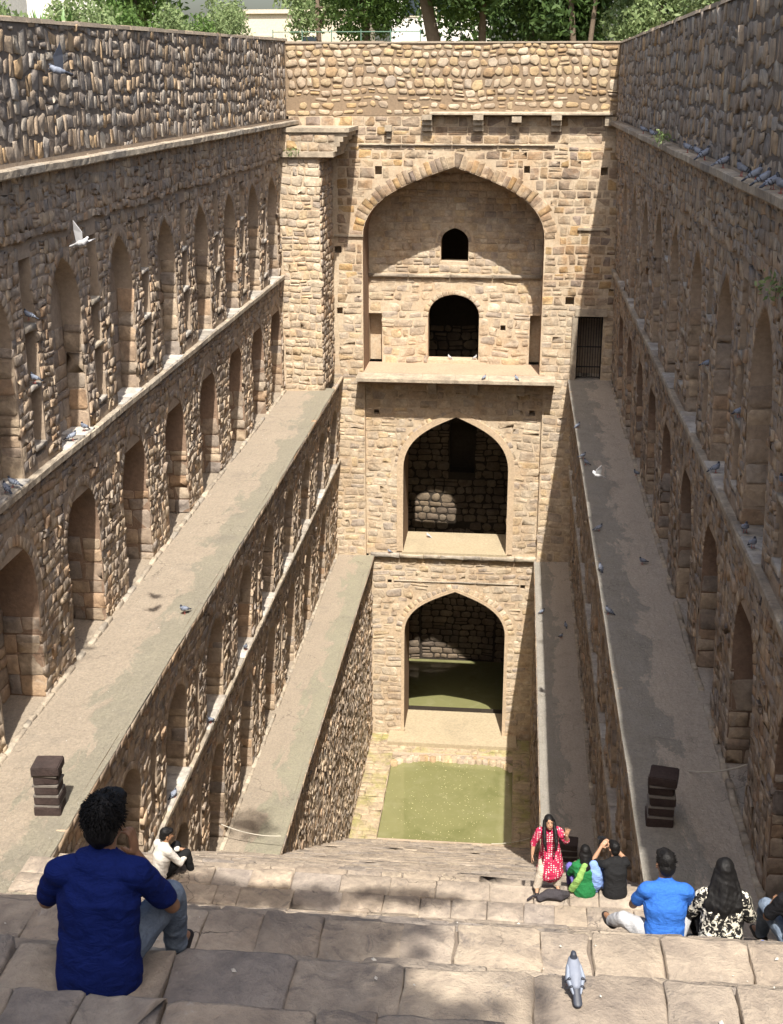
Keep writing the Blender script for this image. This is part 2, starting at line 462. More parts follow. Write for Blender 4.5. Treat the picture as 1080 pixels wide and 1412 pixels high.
def notched(s0, s1, z0, z1, ops):
    pts = [(s0, z0)]
    for o in sorted(ops, key=lambda o: o.c):
        P = o.outline().tolist(); P[0][1] = z0; P[-1][1] = z0; pts += [tuple(p) for p in P]
    pts += [(s1, z0), (s1, z1), (s0, z1)]
    return pts

def slab_row(ms, s0, s1, z0, z1, frame, proj, mat, ww=(.7, 1.3), rough=0.06, wp=0.0, gap=.008, **kw):
    rc = layout(s0, s1, z0, z1, (z1-z0, z1-z0), ww, split=0)
    rc[:, 3] *= rng.uniform(.92, 1.04, len(rc)); n_ = len(rc); P = polys8(rc, gap, .05, .02)
    Q = []
    for k in range(8):
        Q.append(P[:, k])
        if k in (0, 4):
            for t in (.25, .5, .75): Q.append(P[:, k]*(1-t) + P[:, k+1]*t + rng.normal(0, .01, (n_, 2)))
    P = np.stack(Q, 1)
    if wp: P = warp(P, wp)
    ms.add(P, proj*rng.uniform(.996, 1.004, n_), frame, mat, rough=.004, inset=.985, tilt_=.004, **kw)

def ledge_row(root, name, s0, s1, z0, z1, fr, proj, mat, ww, back=.05, ch=.03):
    """a course of long projecting slabs, each its own mesh with a worn front edge"""
    s = s0
    while s < s1 - .05:
        e = min(s1, s + rng.uniform(*ww)); e = s1 if s1 - e < ww[0]*.5 else e; n = 7
        ss = np.linspace(s + .003, e - .003, n); V = []
        for i, q in enumerate(ss):
            j = rng.normal(0, .005, 6); dz = .006*math.sin(q*1.3)
            for z, d, jj in ((z0, -back, 0), (z0, proj - ch, j[0]), (z0 + ch, proj, j[1]), (z1 - ch*.8, proj, j[2]), (z1, proj - ch, j[3]), (z1 - .01, -back, 0)): V.append((q, z + dz + jj*.7, d + jj))
        V = np.array(V); W = fr(V[:, 0], V[:, 1], V[:, 2]); F = [(i*6+k, i*6+(k+1) % 6, (i+1)*6+(k+1) % 6, (i+1)*6+k) for i in range(n-1) for k in range(6)]
        c = W.mean(0); me = bpy.data.meshes.new(name); me.from_pydata([tuple(q) for q in W - c], [], F + [tuple(range(6)), tuple((n-1)*6 + k for k in range(6))[::-1]]); me.update()
        a = me.attributes.new('tint', 'FLOAT', 'POINT'); a.data.foreach_set('value', np.full(len(W), rng.random(), np.float32)); mobj(name, me, mat, root, tuple(c)); s = e

# ------------------------------------------------------------------ levels (metres below the eye)
ZU, ZL, ZB, ZW = -12.6, -21.3, -30.9, -31.15            # upper ledge, lower ledge, well floor, water
YF = 56.0                                                # pavilion face
xl_up = lambda z: -9.8 + 0*z
xr_up = lambda z: 4.35 - (z - ZU)*0.028
xl_in = lambda z: -7.78 + (z - ZU)*0.040
xr_in = lambda z: 2.54 - (z - ZU)*0.044
xl_lo = lambda z: -6.47 + 0*z
xr_lo = lambda z: 1.38 + 0*z
YC_L = [14.3, 18.5, 22.7, 26.85, 31.0, 35.15, 39.3, 43.4, 47.4, 51.2]
YC_R = [12.8, 17.0, 21.25, 25.5, 29.75, 34.1, 38.35, 42.6, 46.9, 51.2]
YI_U = [18.8, 22.85, 26.9, 30.9, 34.8, 38.6, 42.4, 46.3, 50.2, 54.0]
YI_L = [27.0, 31.1, 35.15, 39.2, 43.2, 47.3, 51.3]
Y0W, YSTONE = -10.0, 11.5

def niche_wall(xz, sg, centres, label):
    root = place('retaining_wall', label, 'wall', (float(xz(np.array(ZU))), 34, ZU))
    fr = side_frame(xz, sg); ms = Masonry(root); core = Core(); backs = Core(); rev = Core()
    lows, ups, slots = [], [], []
    for c in centres:
        if c - 1.2 < YSTONE: continue
        lows.append(Opening(c + rng.uniform(-.06, .06), 2.3 + rng.uniform(-.1, .1), ZU, -10.15, -8.7 + rng.uniform(-.06, .06), .26, .85, .5, 3.4))
        ups.append(Opening(c + rng.uniform(-.06, .06), 1.95 + rng.uniform(-.1, .1), -7.68, -5.0, -3.52 + rng.uniform(-.08, .05), .24, .46, .7, 4))
        slots.append(Opening(c + 2.05, 0.62, -7.4, -3.6, -3.35, .0, .26, rect=True))
    slots = [s for s in slots if s.c < 53]
    # lower zone
    core.sheet(notched(Y0W, YF, ZU - .3, -7.78, lows), [], fr)
    core.sheet(notched(Y0W, YF, -7.78, -1.5, ups), [s.outline()[::-1] for s in slots], fr)
    for o in lows:
        P = o.outline(); rev.reveal(o, fr, close=False); backs.back(o, fr)
    for o in ups: core.reveal(o, fr, close=False); core.sheet([(o.c-o.w/2-.02, -9.0), (o.c+o.w/2+.02, -9.0), (o.c+o.w/2+.02, -8.0), (o.c-o.w/2-.02, -8.0)], [], fr, -.01); core.back(o, fr)
    for o in slots: core.reveal(o, fr); core.back(o, fr)
    # overhanging band below the cornice
    core.sheet([(Y0W, -3.08), (YF, -2.75), (YF, -1.5), (Y0W, -1.5)], [], fr, .10)
    P = [(Y0W, -3.08), (YF, -2.75)]
    b = len(core.v); core.v += fr(np.array([Y0W, YF, YF, Y0W]), np.array([-3.08, -2.75, -2.75, -3.08]), np.array([0, 0, .1, .1])).tolist(); core.f.append((b, b+1, b+2, b+3))
    core.build('wall_core', M['m_side'], root); rev.build('niche_reveal', M['red_plaster'], root); backs.build('niche_back', M['red_plaster'], root)
    # face stones
    rc = layout(YSTONE, YF - .05, ZU, -7.85, (.16, .32), (.16, .42), lows, .2)
    rubble(ms, rc, fr, M['side'])
    rc = layout(YSTONE, YF - .05, -7.6, -3.1, (.16, .3), (.15, .38), ups + slots, .2)
    rubble(ms, rc, fr, M['side'])
    rc = layout(YSTONE, YF - .05, -2.98, -1.62, (.17, .32), (.17, .42), (), .2)
    rubble(ms, rc, fr, M['side'], .1, .7)
    for o in lows + ups:
        q = o.voussoirs(.17, .01); ms.add(q, rng.uniform(.008, .025, len(q)), fr, M['side'], inset=.95, tilt_=.03)
    # far reveals: big squared stones below the plaster
    for o, zt in [(o, -10.45) for o in lows] + [(o, -5.0) for o in ups]:
        rf = reveal_frame(xz, sg, o.c + o.w/2)
        rc = layout(.0, o.depth, o.base, zt + rng.uniform(-.3, .2), (.3, .55), (.35, .6), (), .1)
        ms.add(polys8(rc, .009, .1, .07, .02, .06), rng.uniform(.006, .025, len(rc)), rf, M['side'], inset=.94)
        rc = layout(o.c - o.w/2, o.c + o.w/2, o.base, zt + rng.uniform(-.5, .1), (.3, .5), (.35, .7), (), .1)
        ms.add(polys8(rc, .014, .16, .07, .02), rng.uniform(.02, .05, len(rc)), fr, M['side'], off=-o.depth)
    # string course and its wider, limed sills; bird shelves in the slots
    ledge_row(root, 'string_course_slab', YSTONE, YF - .1, -7.84, -7.66, fr, .15, M['coping'], (.6, 1.5))
    for o in ups:
        slab_row(ms, o.c - o.w/2, o.c + o.w/2, -7.74, -7.62, fr, .12, M['droppings'], (.5, .9), .1, back=.45)
    for s in slots:
        for zz in (-7.38, -6.15 + rng.uniform(-.15, .15), -4.85 + rng.uniform(-.2, .2)):
            slab_row(ms, s.c - .31, s.c + .31, zz + .1, zz + rng.uniform(.2, .26), fr, .03, M['droppings'] if rng.random() < .6 else M['coping'], (.62, .7), .15, back=.26)
    # cornice
    ledge_row(root, 'cornice_slab', YSTONE, YF - .02, -1.74, -1.56, fr, .34, M['coping'], (.8, 2.0), .22)
    ms.finish()
    return lows, ups, slots

lowsL, upsL, slotsL = niche_wall(xl_up, 1, YC_L, 'tall sunlit wall with two tiers of pointed niches and a broken pier end')
lowsR, upsR, slotsR = niche_wall(xr_up, -1, YC_R, 'tall shaded wall with two tiers of pointed niches beside the barred doorway')

def inner_wall(xz, sg, label, yend):
    root = place('terrace_wall', label, 'wall', (float(xz(np.array(ZL))), 36, ZL)); fr = side_frame(xz, sg); ms = Masonry(root); core = Core(); backs = Core()
    lows = [Opening(c + rng.uniform(-.05, .05), 1.9, ZL, -18.9, -17.7, .22, .75, .5, 3.4) for c in YI_L if c + 1.2 < yend]
    ups = [Opening(c + rng.uniform(-.05, .05), 2.05, -16.6, -14.9, -13.75, .2, .8, .6, 4) for c in YI_U if c + 1.2 < yend]
    sl = [Opening(c + 1.97, .42, -16.1, -14.3, -14.2, 0, .3, rect=True) for c in YI_U if c + 2.4 < yend] + [Opening(c + 2.02, .42, -20.2, -17.7, -17.6, 0, .3, rect=True) for c in YI_L if c + 2.4 < yend]
    core.sheet(notched(8, yend, ZL - .3, -16.65, lows), [s.outline()[::-1] for s in sl if s.apex < -16.7], fr)
    core.sheet(notched(8, yend, -16.65, ZU, ups), [s.outline()[::-1] for s in sl if s.apex > -16.7], fr)
    for o in lows: core.reveal(o, fr, close=False); backs.back(o, fr)
    for o in ups: core.reveal(o, fr, close=True); core.back(o, fr)
    for o in sl: core.reveal(o, fr); core.back(o, fr)
    core.build('wall_core', M['m_side'], root); backs.build('niche_back', M['red_plaster'], root)
    ys = 15.0
    rc = layout(ys, yend, ZL, -16.7, (.16, .3), (.16, .4), lows + sl, .2)
    rubble(ms, rc, fr, M['side'])
    rc = layout(ys, yend, -16.55, ZU - .12, (.16, .3), (.16, .4), ups + sl, .2)
    rubble(ms, rc, fr, M['side'])
    for o in lows + ups:
        q = o.voussoirs(.17, .01); ms.add(q, rng.uniform(.008, .025, len(q)), fr, M['side'], inset=.95, tilt_=.03)
        rf = reveal_frame(xz, sg, o.c + o.w/2)
        rc = layout(0, o.depth, o.base, o.spring, (.28, .5), (.3, .6), (), .1)
        ms.add(polys8(rc, .009, .1, .07, .0, .06), rng.uniform(.006, .025, len(rc)), rf, M['side'], inset=.94)
        rc = layout(o.c - o.w/2, o.c + o.w/2, o.base, o.spring - rng.uniform(0, .6), (.28, .45), (.3, .6), (), .1)
        ms.add(polys8(rc, .014, .16, .07), rng.uniform(.02, .05, len(rc)), fr, M['side'], off=-o.depth)
    ledge_row(root, 'string_course_slab', ys, yend, -16.72, -16.56, fr, .11, M['coping'], (.6, 1.4))
    for o in ups: slab_row(ms, o.c - o.w/2, o.c + o.w/2, -16.66, -16.52, fr, .09, M['droppings'], (.5, .9), .1, back=.78)
    # ragged coping at the edge of the upper ledge
    slab_row(ms, ys, yend, ZU - .2, ZU - .035, fr, .12, M['side'], (.3, .8), .3, .02)
    ms.finish()
inner_wall(xl_in, 1, 'sunlit rubble wall with small niches below the wide left terrace', YF)
inner_wall(xr_in, -1, 'dark shaded rubble wall below the terrace with the barred doorway', YF)

def low_wall(xz, sg, label):
    root = place('well_wall', label, 'wall', (float(xz(np.array(ZB))), 42, ZB)); fr = side_frame(xz, sg); ms = Masonry(root); core = Core()
    slit = Opening(40.2, .16, -27.5, -24.2, -24.2, 0, .4, rect=True); hs = [slit.outline()[::-1]] if sg > 0 else []
    core.sheet([(26, -33), (YF + .3, -33), (YF + .3, ZL), (26, ZL)], hs, fr)
    if sg > 0: core.reveal(slit, fr); core.back(slit, fr)
    core.build('wall_core', M['m_side'], root)
    rc = layout(29, YF + .2, -31.6, ZL - .16, (.16, .3), (.16, .4), [slit] if sg > 0 else (), .22)
    rubble(ms, rc, fr, M['side'])
    slab_row(ms, 29, YF + .2, ZL - .2, ZL - .035, fr, .16, M['side'], (.3, .9), .3, .02)
    ms.finish()
low_wall(xl_lo, 1, 'lowest rubble wall in full sun beside the green pool')
low_wall(xr_lo, -1, 'lowest rubble wall in shade beside the green pool')

# ------------------------------------------------------------------ parapets
def parapet_side(x, sg, top, label):
    root = place('parapet_wall', label, 'wall', (x, 34, -1.5)); fr = side_frame(lambda z: x + 0*z, sg); ms = Masonry(root)
    core = MB(); xo = x - sg*.62
    ys = [Y0W, 20, 30, 40, 50, YF + .6]
    for y0, y1 in zip(ys[:-1], ys[1:]):
        t0, t1 = top(y0), top(y1)
        core.quad((x, y0, -1.8), (x, y1, -1.8), (x, y1, t1), (x, y0, t0)); core.quad((xo, y1, -1.8), (xo, y0, -1.8), (xo, y0, t0), (xo, y1, t1))
        core.quad((x, y0, t0), (x, y1, t1), (xo, y1, t1), (xo, y0, t0))
    core.build('wall_core', M['m_parapet'], root)
    cracks = [] if sg > 0 else [Opening(26.3, .13, -1.2, 0, .35, 0, 0, rect=True), Opening(34.6, .1, -1.2, 0, -.3, 0, 0, rect=True)]
    rc = layout(YSTONE, YF - .1, -1.52, 1.9, (.26, .5), (.16, .46), cracks, .2)
    rc = rc[[r[1] - r[3]*.2 < top(r[0]) for r in rc]]
    over = np.array([max(0, r[1] + r[3]/2 - top(r[0])) for r in rc]); rc[:, 3] -= over; rc[:, 1] -= over/2
    ms.add(polys8(rc, .01, .17, .17, .1, .26), rng.gamma(2.0, .008, len(rc))+.006, fr, M['parapet'], inset=.93, tilt_=.045)
    # rounded cement capping
    yy = np.arange(YSTONE - 1, YF + .55, .8)
    for y0 in yy:
        b = MB(); y1 = min(y0 + .797, YF + .6); h0 = rng.uniform(.05, .09); pr = sg*rng.uniform(.02, .07)
        prof = [(x + pr, -.03), (x + pr*.6, h0*.8), (x - sg*.2, h0), (x - sg*.45, h0*.9), (xo - pr, -.03)]
        A = [(q, y0, top(y0) + h) for q, h in prof]; B = [(q, y1, top(y1) + h) for q, h in prof]
        for i in range(4): b.quad(A[i], B[i], B[i+1], A[i+1])
        b.quad(*A); b.quad(*B[::-1]); b.build('capping', M['capping'], root)
    ms.finish()
M['capping'] = mortar_mat('cement_capping', (.36,.30,.23), (.27,.22,.17), .3)
topL = lambda y: 0.72 + 0.0163*y if y > 20 else 1.046
topR = lambda y: 1.5
parapet_side(-10.0, 1, topL, 'sunlit parapet of upright weathered stones above the left cornice')
parapet_side(3.97, -1, topR, 'shaded parapet of dark weathered stones above the pigeon cornice')

def back_parapet():
    root = place('parapet_wall', 'ochre rubble parapet with wide brown joints over the great arch', 'wall', (-3, YF, -1.4)); fr = y_frame(YF); ms = Masonry(root)
    c = MB(); c.box(-10.05, 4.05, YF, YF + .6, -1.4, 1.5); c.build('wall_core', M['m_rubble'], root)
    rc = layout(-9.95, 3.93, -.55, 1.47, (.26, .46), (.26, .52), (), .1)
    ms.add(polys8(rc, .024, .27, .14, .08, .16), rng.uniform(.02, .06, len(rc)), fr, M['rubble'], inset=.8, smooth=True)
    rc = layout(-9.95, 3.93, -1.36, -.6, (.24, .4), (.3, .6), (), .1); rc = rc[rng.random(len(rc)) < .8]
    ms.add(polys8(rc, .03, .3, .14, .07, .2), rng.uniform(.015, .04, len(rc)), fr, M['rubble'], inset=.8, smooth=True)
    for x0 in np.arange(-10.0, 4.0, 1.4):
        b = MB(); b.box(x0, min(x0 + 1.397, 3.95), YF - .05, YF + .62, 1.5, 1.5 + rng.uniform(.06, .1)); b.build('capping', M['capping'], root)
    ms.finish()
back_parapet()

# ------------------------------------------------------------------ pavilion
def sheet_obj(name, outline, holes, frame, mat, parent):
    c = Core(); c.sheet(outline, holes, frame); return c.build(name, mat, parent)

M['sill'] = mortar_mat('sandy_sill', (.40,.33,.23), (.33,.275,.18), .25, .4)
PAV = place('pavilion', 'sandstone end pavilion with three stacked pointed arches above the pool', 'building', (-2.6, YF, ZB))
pm = Masonry(PAV, limit=300)
arch1 = Opening(-2.8, 7.9, -12.45, -6.45, -3.46, .62, 2.2, .85, 5.0)
arch2 = Opening(-2.53, 4.85, -21.1, -17.0, -14.5, .5, 2.2, .82, 4.5)
arch3 = Opening(-2.45, 4.85, -30.7, -25.3, -23.1, .5, 2.2, .82, 4.5)
door = Opening(3.3, 1.1, ZU, -9.8, -9.75, 0, 1.6, rect=True)
def hole(x, z, w=.28, h=.34, d=.5): return Opening(x, w, z - h/2, 0, z + h/2, 0, d, rect=True)
f56 = y_frame(YF); f562 = y_frame(YF + .25)
holes_up = [hole(-6.05, -3.62, .3, .36), hole(.3, -3.55, .25, .3), hole(3.55, -3.6, .3, .32), hole(-7.85, -7.0, .3, .3), hole(-7.8, -9.7, .26, .3), hole(2.35, -9.1, .38, .36, .6)]
core = Core()
core.sheet(notched(-9.9, 4.45, -12.62, -1.38, [arch1, door]), [h.outline()[::-1] for h in holes_up], f56)
for h in holes_up: core.reveal(h, f56); core.back(h, f56)
core.reveal(door, f56, close=False)
# middle bay
holes_mid = [hole(-6.2, -14.35, .24, .24), hole(.9, -14.25, .26, .26)]
core.sheet(notched(-6.72, 1.36, -21.3, -12.7, [arch2]), [h.outline()[::-1] for h in holes_mid], f562)
for h in holes_mid: core.reveal(h, f562); core.back(h, f562)
core.sheet([(-8.5, -21.5), (-6.7, -21.5), (-6.7, -12.6), (-8.5, -12.6)], [], f56)
core.sheet([(1.34, -21.5), (3.2, -21.5), (3.2, -12.6), (1.34, -12.6)], [], f56)
for xx in (-6.7, 1.34):
    b = len(core.v); core.v += [(xx, YF, -21.5), (xx, YF + .3, -21.5), (xx, YF + .3, -12.6), (xx, YF, -12.6)]; core.f.append((b, b+1, b+2, b+3))
# lowest bay
holes_lo = [hole(-5.6, -22.7, .2, .2), hole(.75, -22.75, .22, .22)]
core.sheet(notched(-6.6, 1.5, -32, -21.28, [arch3]), [h.outline()[::-1] for h in holes_lo], f562)
for h in holes_lo: core.reveal(h, f562); core.back(h, f562)
core.build('facade_core', M['m_facade'], PAV)
# passages: soffits and side walls
for o, f, y0, d1, nm in ((arch1, f56, 0, -2.2, 'great_arch_vault'), (arch2, f562, 0, -2.75, 'middle_arch_vault'), (arch3, f562, 0, -2.75, 'lower_arch_vault')):
    c = Core(); c.reveal(o, f, 0, d1, close=False); c.build(nm, M['red_plaster'], PAV)
# upper zone stones
bl = holes_up + [arch1, door, Opening(-8.9, 2.0, -12.6, 0, -2.2, 0, 0, rect=True)]
rc = layout(-9.85, 4.4, -12.6, -9.3, (.26, .44), (.3, .8), bl, .06)
pm.add(polys8(rc, .016, .14, .1, .05, .12), rng.uniform(.004, .018, len(rc)), f56, M['facade'], inset=.9)
rc = layout(-9.85, 4.4, -9.3, -2.62, (.28, .48), (.32, .75), bl, .06)
pm.add(polys8(rc, .022, .1, .08, .03, .12), rng.uniform(.004, .02, len(rc)), f56, M['facade_hi'], inset=.93)
rc = layout(-9.85, 4.4, -2.5, -1.4, (.28, .42), (.4, .9), bl, .1)
pm.add(polys8(rc, .02, .12, .05, .01), rng.uniform(.004, .018, len(rc)), f56, M['facade_hi'], inset=.93)
q = arch1.voussoirs(.24, .012); pm.add(q, rng.uniform(.008, .03, len(q)), f56, M['facade_hi'], inset=.94)
slab_row(pm, -6.9, 1.45, -2.6, -2.52, f56, .09, M['coping'], (1.4, 2.4))
# middle zone
rc = layout(-6.7, 1.34, -21.1, -12.75, (.24, .46), (.28, .85), holes_mid + [arch2], .07)
pm.add(polys8(rc, .018, .16, .12, .08, .16), rng.uniform(.004, .016, len(rc)), f562, M['facade'], inset=.9)
q = arch2.voussoirs(.24, .014); pm.add(q, rng.uniform(.006, .02, len(q)), f562, M['facade'], inset=.94)
for a, b_ in ((-8.4, -6.72), (1.36, 3.1)):
    rc = layout(a, b_, -21.3, -12.55, (.26, .46), (.3, .75), (), .07)
    pm.add(polys8(rc, .016, .16, .11, .06, .15), rng.uniform(.004, .018, len(rc)), f56, M['facade'], inset=.9)
# lowest zone
rc = layout(-6.45, 1.36, -31.2, -21.4, (.26, .46), (.3, .9), holes_lo + [arch3], .07)
pm.add(polys8(rc, .024, .2, .13, .08, .2), rng.uniform(.005, .02, len(rc)), f562, M['facade'], inset=.88)
q = arch3.voussoirs(.24, .025); pm.add(q, rng.uniform(.01, .04, len(q)), f562, M['facade'], inset=.92)
slab_row(pm, -6.5, 1.36, -21.42, -21.2, f562, .2, M['coping'], (.8, 1.6))
slab_row(pm, -5.4, .6, -22.66, -22.6, f562, .05, M['coping'], (1.4, 2.4))
pm.finish()
# smooth lime rims of the two lower arches
for o, wd in ((arch2, .3), (arch3, .16)):
    P = o.outline(); G = Opening(o.c, o.w + 2*wd, o.base, o.spring, o.apex + wd, k=o.k, m=o.m).outline(); n = len(P)
    b = MB(); A = f562(P[:, 0], P[:, 1], np.full(n, .06)).tolist(); B = f562(G[:, 0], G[:, 1], np.full(n, .06)).tolist(); D = f562(G[:, 0], G[:, 1], np.full(n, -.02)).tolist(); E = f562(P[:, 0], P[:, 1], np.full(n, -.2)).tolist()
    for i in range(n-1): b.quad(A[i], B[i], B[i+1], A[i+1]); b.quad(B[i], D[i], D[i+1], B[i+1]); b.quad(A[i+1], E[i+1], E[i], A[i])
    b.build('arch_rim', M['plaster'], PAV)
# recess of the great arch: floor, back wall with two windows, string course, side niches
f58 = y_frame(YF + 2.2)
win1 = Opening(-2.83, 2.35, -12.3, -10.3, -9.25, .25, .8, .25, 2.6); win2 = Opening(-2.83, 1.25, -7.75, -6.9, -6.25, .2, .8, .6, 3)
nl = Opening(-6.45, .62, -12.45, 0, -10.15, 0, .7, rect=True); nr = Opening(.95, .55, -12.45, 0, -10.15, 0, .7, rect=True); ph = hole(-.55, -10.75, .24, .26)
c = Core(); c.sheet(notched(-6.95, 1.35, -12.47, -3.2, [nl, nr]), [win1.outline()[::-1], win2.outline()[::-1], ph.outline()[::-1]], f58)
for o in (nl, nr): c.reveal(o, f58, close=False); c.back(o, f58)
for o in (win1, win2): c.reveal(o, f58, 0, -.8)
c.reveal(ph, f58); c.back(ph, f58); c.build('recess_back_wall', M['m_facade'], PAV)
rcm = Masonry(PAV, limit=60, name='recess_stone', rest='recess_stonework')
rc = layout(-6.75, 1.14, -12.45, -8.5, (.26, .5), (.3, .9), [win1, nl, nr, ph], .1)
rcm.add(polys8(rc, .02, .18, .12, .08, .2), rng.uniform(.006, .02, len(rc)), f58, M['facade'], inset=.92)
rc = layout(-6.75, 1.14, -8.25, -3.3, (.22, .38), (.28, .6), [win2], .1); A1 = Opening(-2.8, 7.9, -12.45, -6.45, -3.46, .0, 1, .85, 5.0)
rc = rc[[abs(r[0] + 2.8) + r[2]/2 < (3.95 if r[1] < -6.45 else (A1.interval(r[1] + r[3]/2, r[1] + r[3]/2 + .01) or (-2.8, -2.8))[1] + 2.8) for r in rc]]
rcm.add(polys8(rc, .014, .15, .07, .03), rng.uniform(.012, .03, len(rc)), f58, M['facade'], inset=.92)
for o in (win1, win2):
    q = o.voussoirs(.24); rcm.add(q, rng.uniform(.02, .04, len(q)), f58, M['facade'])
for xc in (-5.45, .05):
    o = Opening(xc, 1.25, -7.8, -7.2, -6.75, .12, .1, .5, 3); q = o.voussoirs(.2); rcm.add(q, np.full(len(q), .05), f58, M['facade'])
slab_row(rcm, -6.75, 1.14, -8.48, -8.3, f58, .14, M['coping'], (1.2, 2.0))
rcm.finish()
# stone eaves (chajja) with brackets: below the great arch, and along the top
def eave(x0, x1, ztop, proj, thick, brackets, bw, name, bk=1.0):
    for a, b_ in zip(np.linspace(x0, x1, 7)[:-1], np.linspace(x0, x1, 7)[1:]):
        m = MB(); j = rng.uniform(0, .05); z0 = ztop - thick
        m.v = [(a+.004, YF+.22, z0), (b_-.004, YF+.22, z0), (b_-.004, YF-proj+j, z0+.06), (a+.004, YF-proj+j, z0+.06), (a+.004, YF+.22, ztop), (b_-.004, YF+.22, ztop), (b_-.004, YF-proj+j, ztop-.08), (a+.004, YF-proj+j, ztop-.08)]
        m.f = [(0, 1, 2, 3), (7, 6, 5, 4), (3, 2, 6, 7), (0, 3, 7, 4), (1, 5, 6, 2), (0, 4, 5, 1)]
        m.build(name, M['coping'], PAV)
    for bx in brackets:
        m = MB()
        for i, (dd, hh) in enumerate(((.75, .2), (.5, .22), (.28, .24))):
            zt = ztop - thick + .05 - sum(h for _, h in ((.75, .2), (.5, .22), (.28, .24))[:i])
            m.box(bx - bw/2, bx + bw/2, YF - proj*dd*bk, YF + .26, zt - hh + .004, zt)
        m.build('bracket', M['coping'], PAV)
eave(-7.0, 1.85, -12.45, 1.0, .28, (-3.6, -1.75, .35), .36, 'eave_slab')
eave(-3.85, 3.75, -1.18, .5, .2, (-3.95, -1.8, 1.45), .42, 'cornice_slab', 1.5)
m = MB(); m.box(-.4, 0, YF - .45, YF, -1.62, -1.38); m.build('bracket', M['coping'], PAV)
m = MB(); m.box(3.45, 3.8, YF - .4, YF, -1.75, -1.38); m.build('bracket', M['coping'], PAV)
m = MB(); m.box(-5.75, -5.45, YF - .3, YF, -2.0, -1.75); m.box(-5.68, -5.5, YF-.15, YF, -2.3, -2.0); m.build('bracket', M['coping'], PAV)
m = MB(); m.box(2.6, 4.0, YF - .16, YF + .1, -9.74, -9.42); m.build('lintel', M['coping'], PAV)
m = MB(); m.box(2.5, 2.74, YF - .12, YF + .1, ZU, -9.74); m.build('door_jamb', M['coping'], PAV)
m = MB(); m.box(2.55, 3.75, YF - .1, YF, -6.05, -5.95); m.build('ledge_slab', M['coping'], PAV)
m = MB(); m.box(-8.0, -6.72, YF - .1, YF, -6.42, -6.34); m.build('ledge_slab', M['coping'], PAV)
m = MB(); m.box(-6.95, 1.35, YF - .02, YF + 2.3, -13.0, -12.45); m.build('recess_floor', M['dust'], PAV)
m = MB(); m.box(-5.0, -.05, YF + .1, YF + 3.0, -21.4, -21.1); m.build('arch_floor', M['sill'], PAV)
m = MB(); m.box(-5.6, .7, YF - .9, YF + 2.55, -31.5, -30.7); m.build('arch_sill', M['sill'], PAV)
# well shaft behind, lit only through the openings
sh = MB(); X0, X1, YA, YB = -6.6, 1.4, YF + 3.0, YF + 9.6
sh.quad((X0, YA, -34), (X0, YB, -34), (X0, YB, -4), (X0, YA, -4)); sh.quad((X1, YA, -34), (X1, YB, -34), (X1, YB, -4), (X1, YA, -4))
sh.quad((X0, YA, -4), (X1, YA, -4), (X1, YB, -4), (X0, YB, -4)); 
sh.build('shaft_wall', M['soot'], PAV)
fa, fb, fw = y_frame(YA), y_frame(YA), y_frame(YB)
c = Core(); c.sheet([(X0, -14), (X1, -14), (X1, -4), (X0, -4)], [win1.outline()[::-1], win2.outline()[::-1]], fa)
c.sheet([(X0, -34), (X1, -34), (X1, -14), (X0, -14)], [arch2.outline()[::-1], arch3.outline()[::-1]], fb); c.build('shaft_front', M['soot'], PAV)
na = Opening(-2.7, 4.2, -31.5, -25.6, -23.5, .45, .3, .7, 4); nb = Opening(-2.6, 1.35, -20.0, 0, -17.2, 0, .8, rect=True)
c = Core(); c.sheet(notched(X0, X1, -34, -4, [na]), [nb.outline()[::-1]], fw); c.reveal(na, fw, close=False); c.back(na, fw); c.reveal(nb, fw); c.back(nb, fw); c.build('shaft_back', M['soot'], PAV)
sm = Masonry(PAV, limit=40, name='shaft_stone', rest='shaft_stonework')
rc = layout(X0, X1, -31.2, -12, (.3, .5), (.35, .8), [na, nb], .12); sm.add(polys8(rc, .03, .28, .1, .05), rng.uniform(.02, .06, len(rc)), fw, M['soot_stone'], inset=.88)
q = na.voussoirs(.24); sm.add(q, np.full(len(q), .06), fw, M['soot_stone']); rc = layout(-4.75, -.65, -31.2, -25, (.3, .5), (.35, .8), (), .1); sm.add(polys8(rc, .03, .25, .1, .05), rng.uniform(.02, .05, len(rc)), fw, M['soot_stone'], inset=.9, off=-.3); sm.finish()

# left pier beside the pavilion, with its corbelled slab
PIER = place('pier', 'projecting rubble pier with a corbelled slab at the terrace end', 'pier', (-8.9, 53, ZU)); pq = Masonry(PIER, 200)
YP = 52.7
m = MB(); m.box(-9.95, -8.12, YP + .04, YF, ZU - .2, -2.9); m.build('pier_core', M['m_facade'], PIER)
fp = y_frame(YP + .04); rc = layout(-9.75, -8.1, ZU, -2.9, (.22, .4), (.24, .55), (), .1)
pq.add(polys8(rc, .014, .15, .12, .07, .16), rng.uniform(.01, .04, len(rc)), fp, M['facade'])
fs = side_frame(lambda z: -8.12 + 0*z, 1); rc = layout(YP + .05, YF, ZU, -2.9, (.22, .36), (.22, .5), (), .2)
pq.add(polys8(rc, .014, .2, .09, .04), rng.uniform(.03, .09, len(rc)), fs, M['side']); pq.finish()
m = MB(); m.box(-9.85, -7.5, YP - .14, YF, -2.9, -2.7); m.build('corbel_slab', M['coping'], PIER)
for x1, z0, z1 in ((-7.42, -2.7, -2.5), (-7.3, -2.5, -2.32), (-7.16, -2.32, -2.12), (-7.0, -2.12, -1.95)):
    m = MB(); m.box(-9.82, x1, YP + .3, YF, z0 + .003, z1); m.build('corbel_slab', M['coping'], PIER)
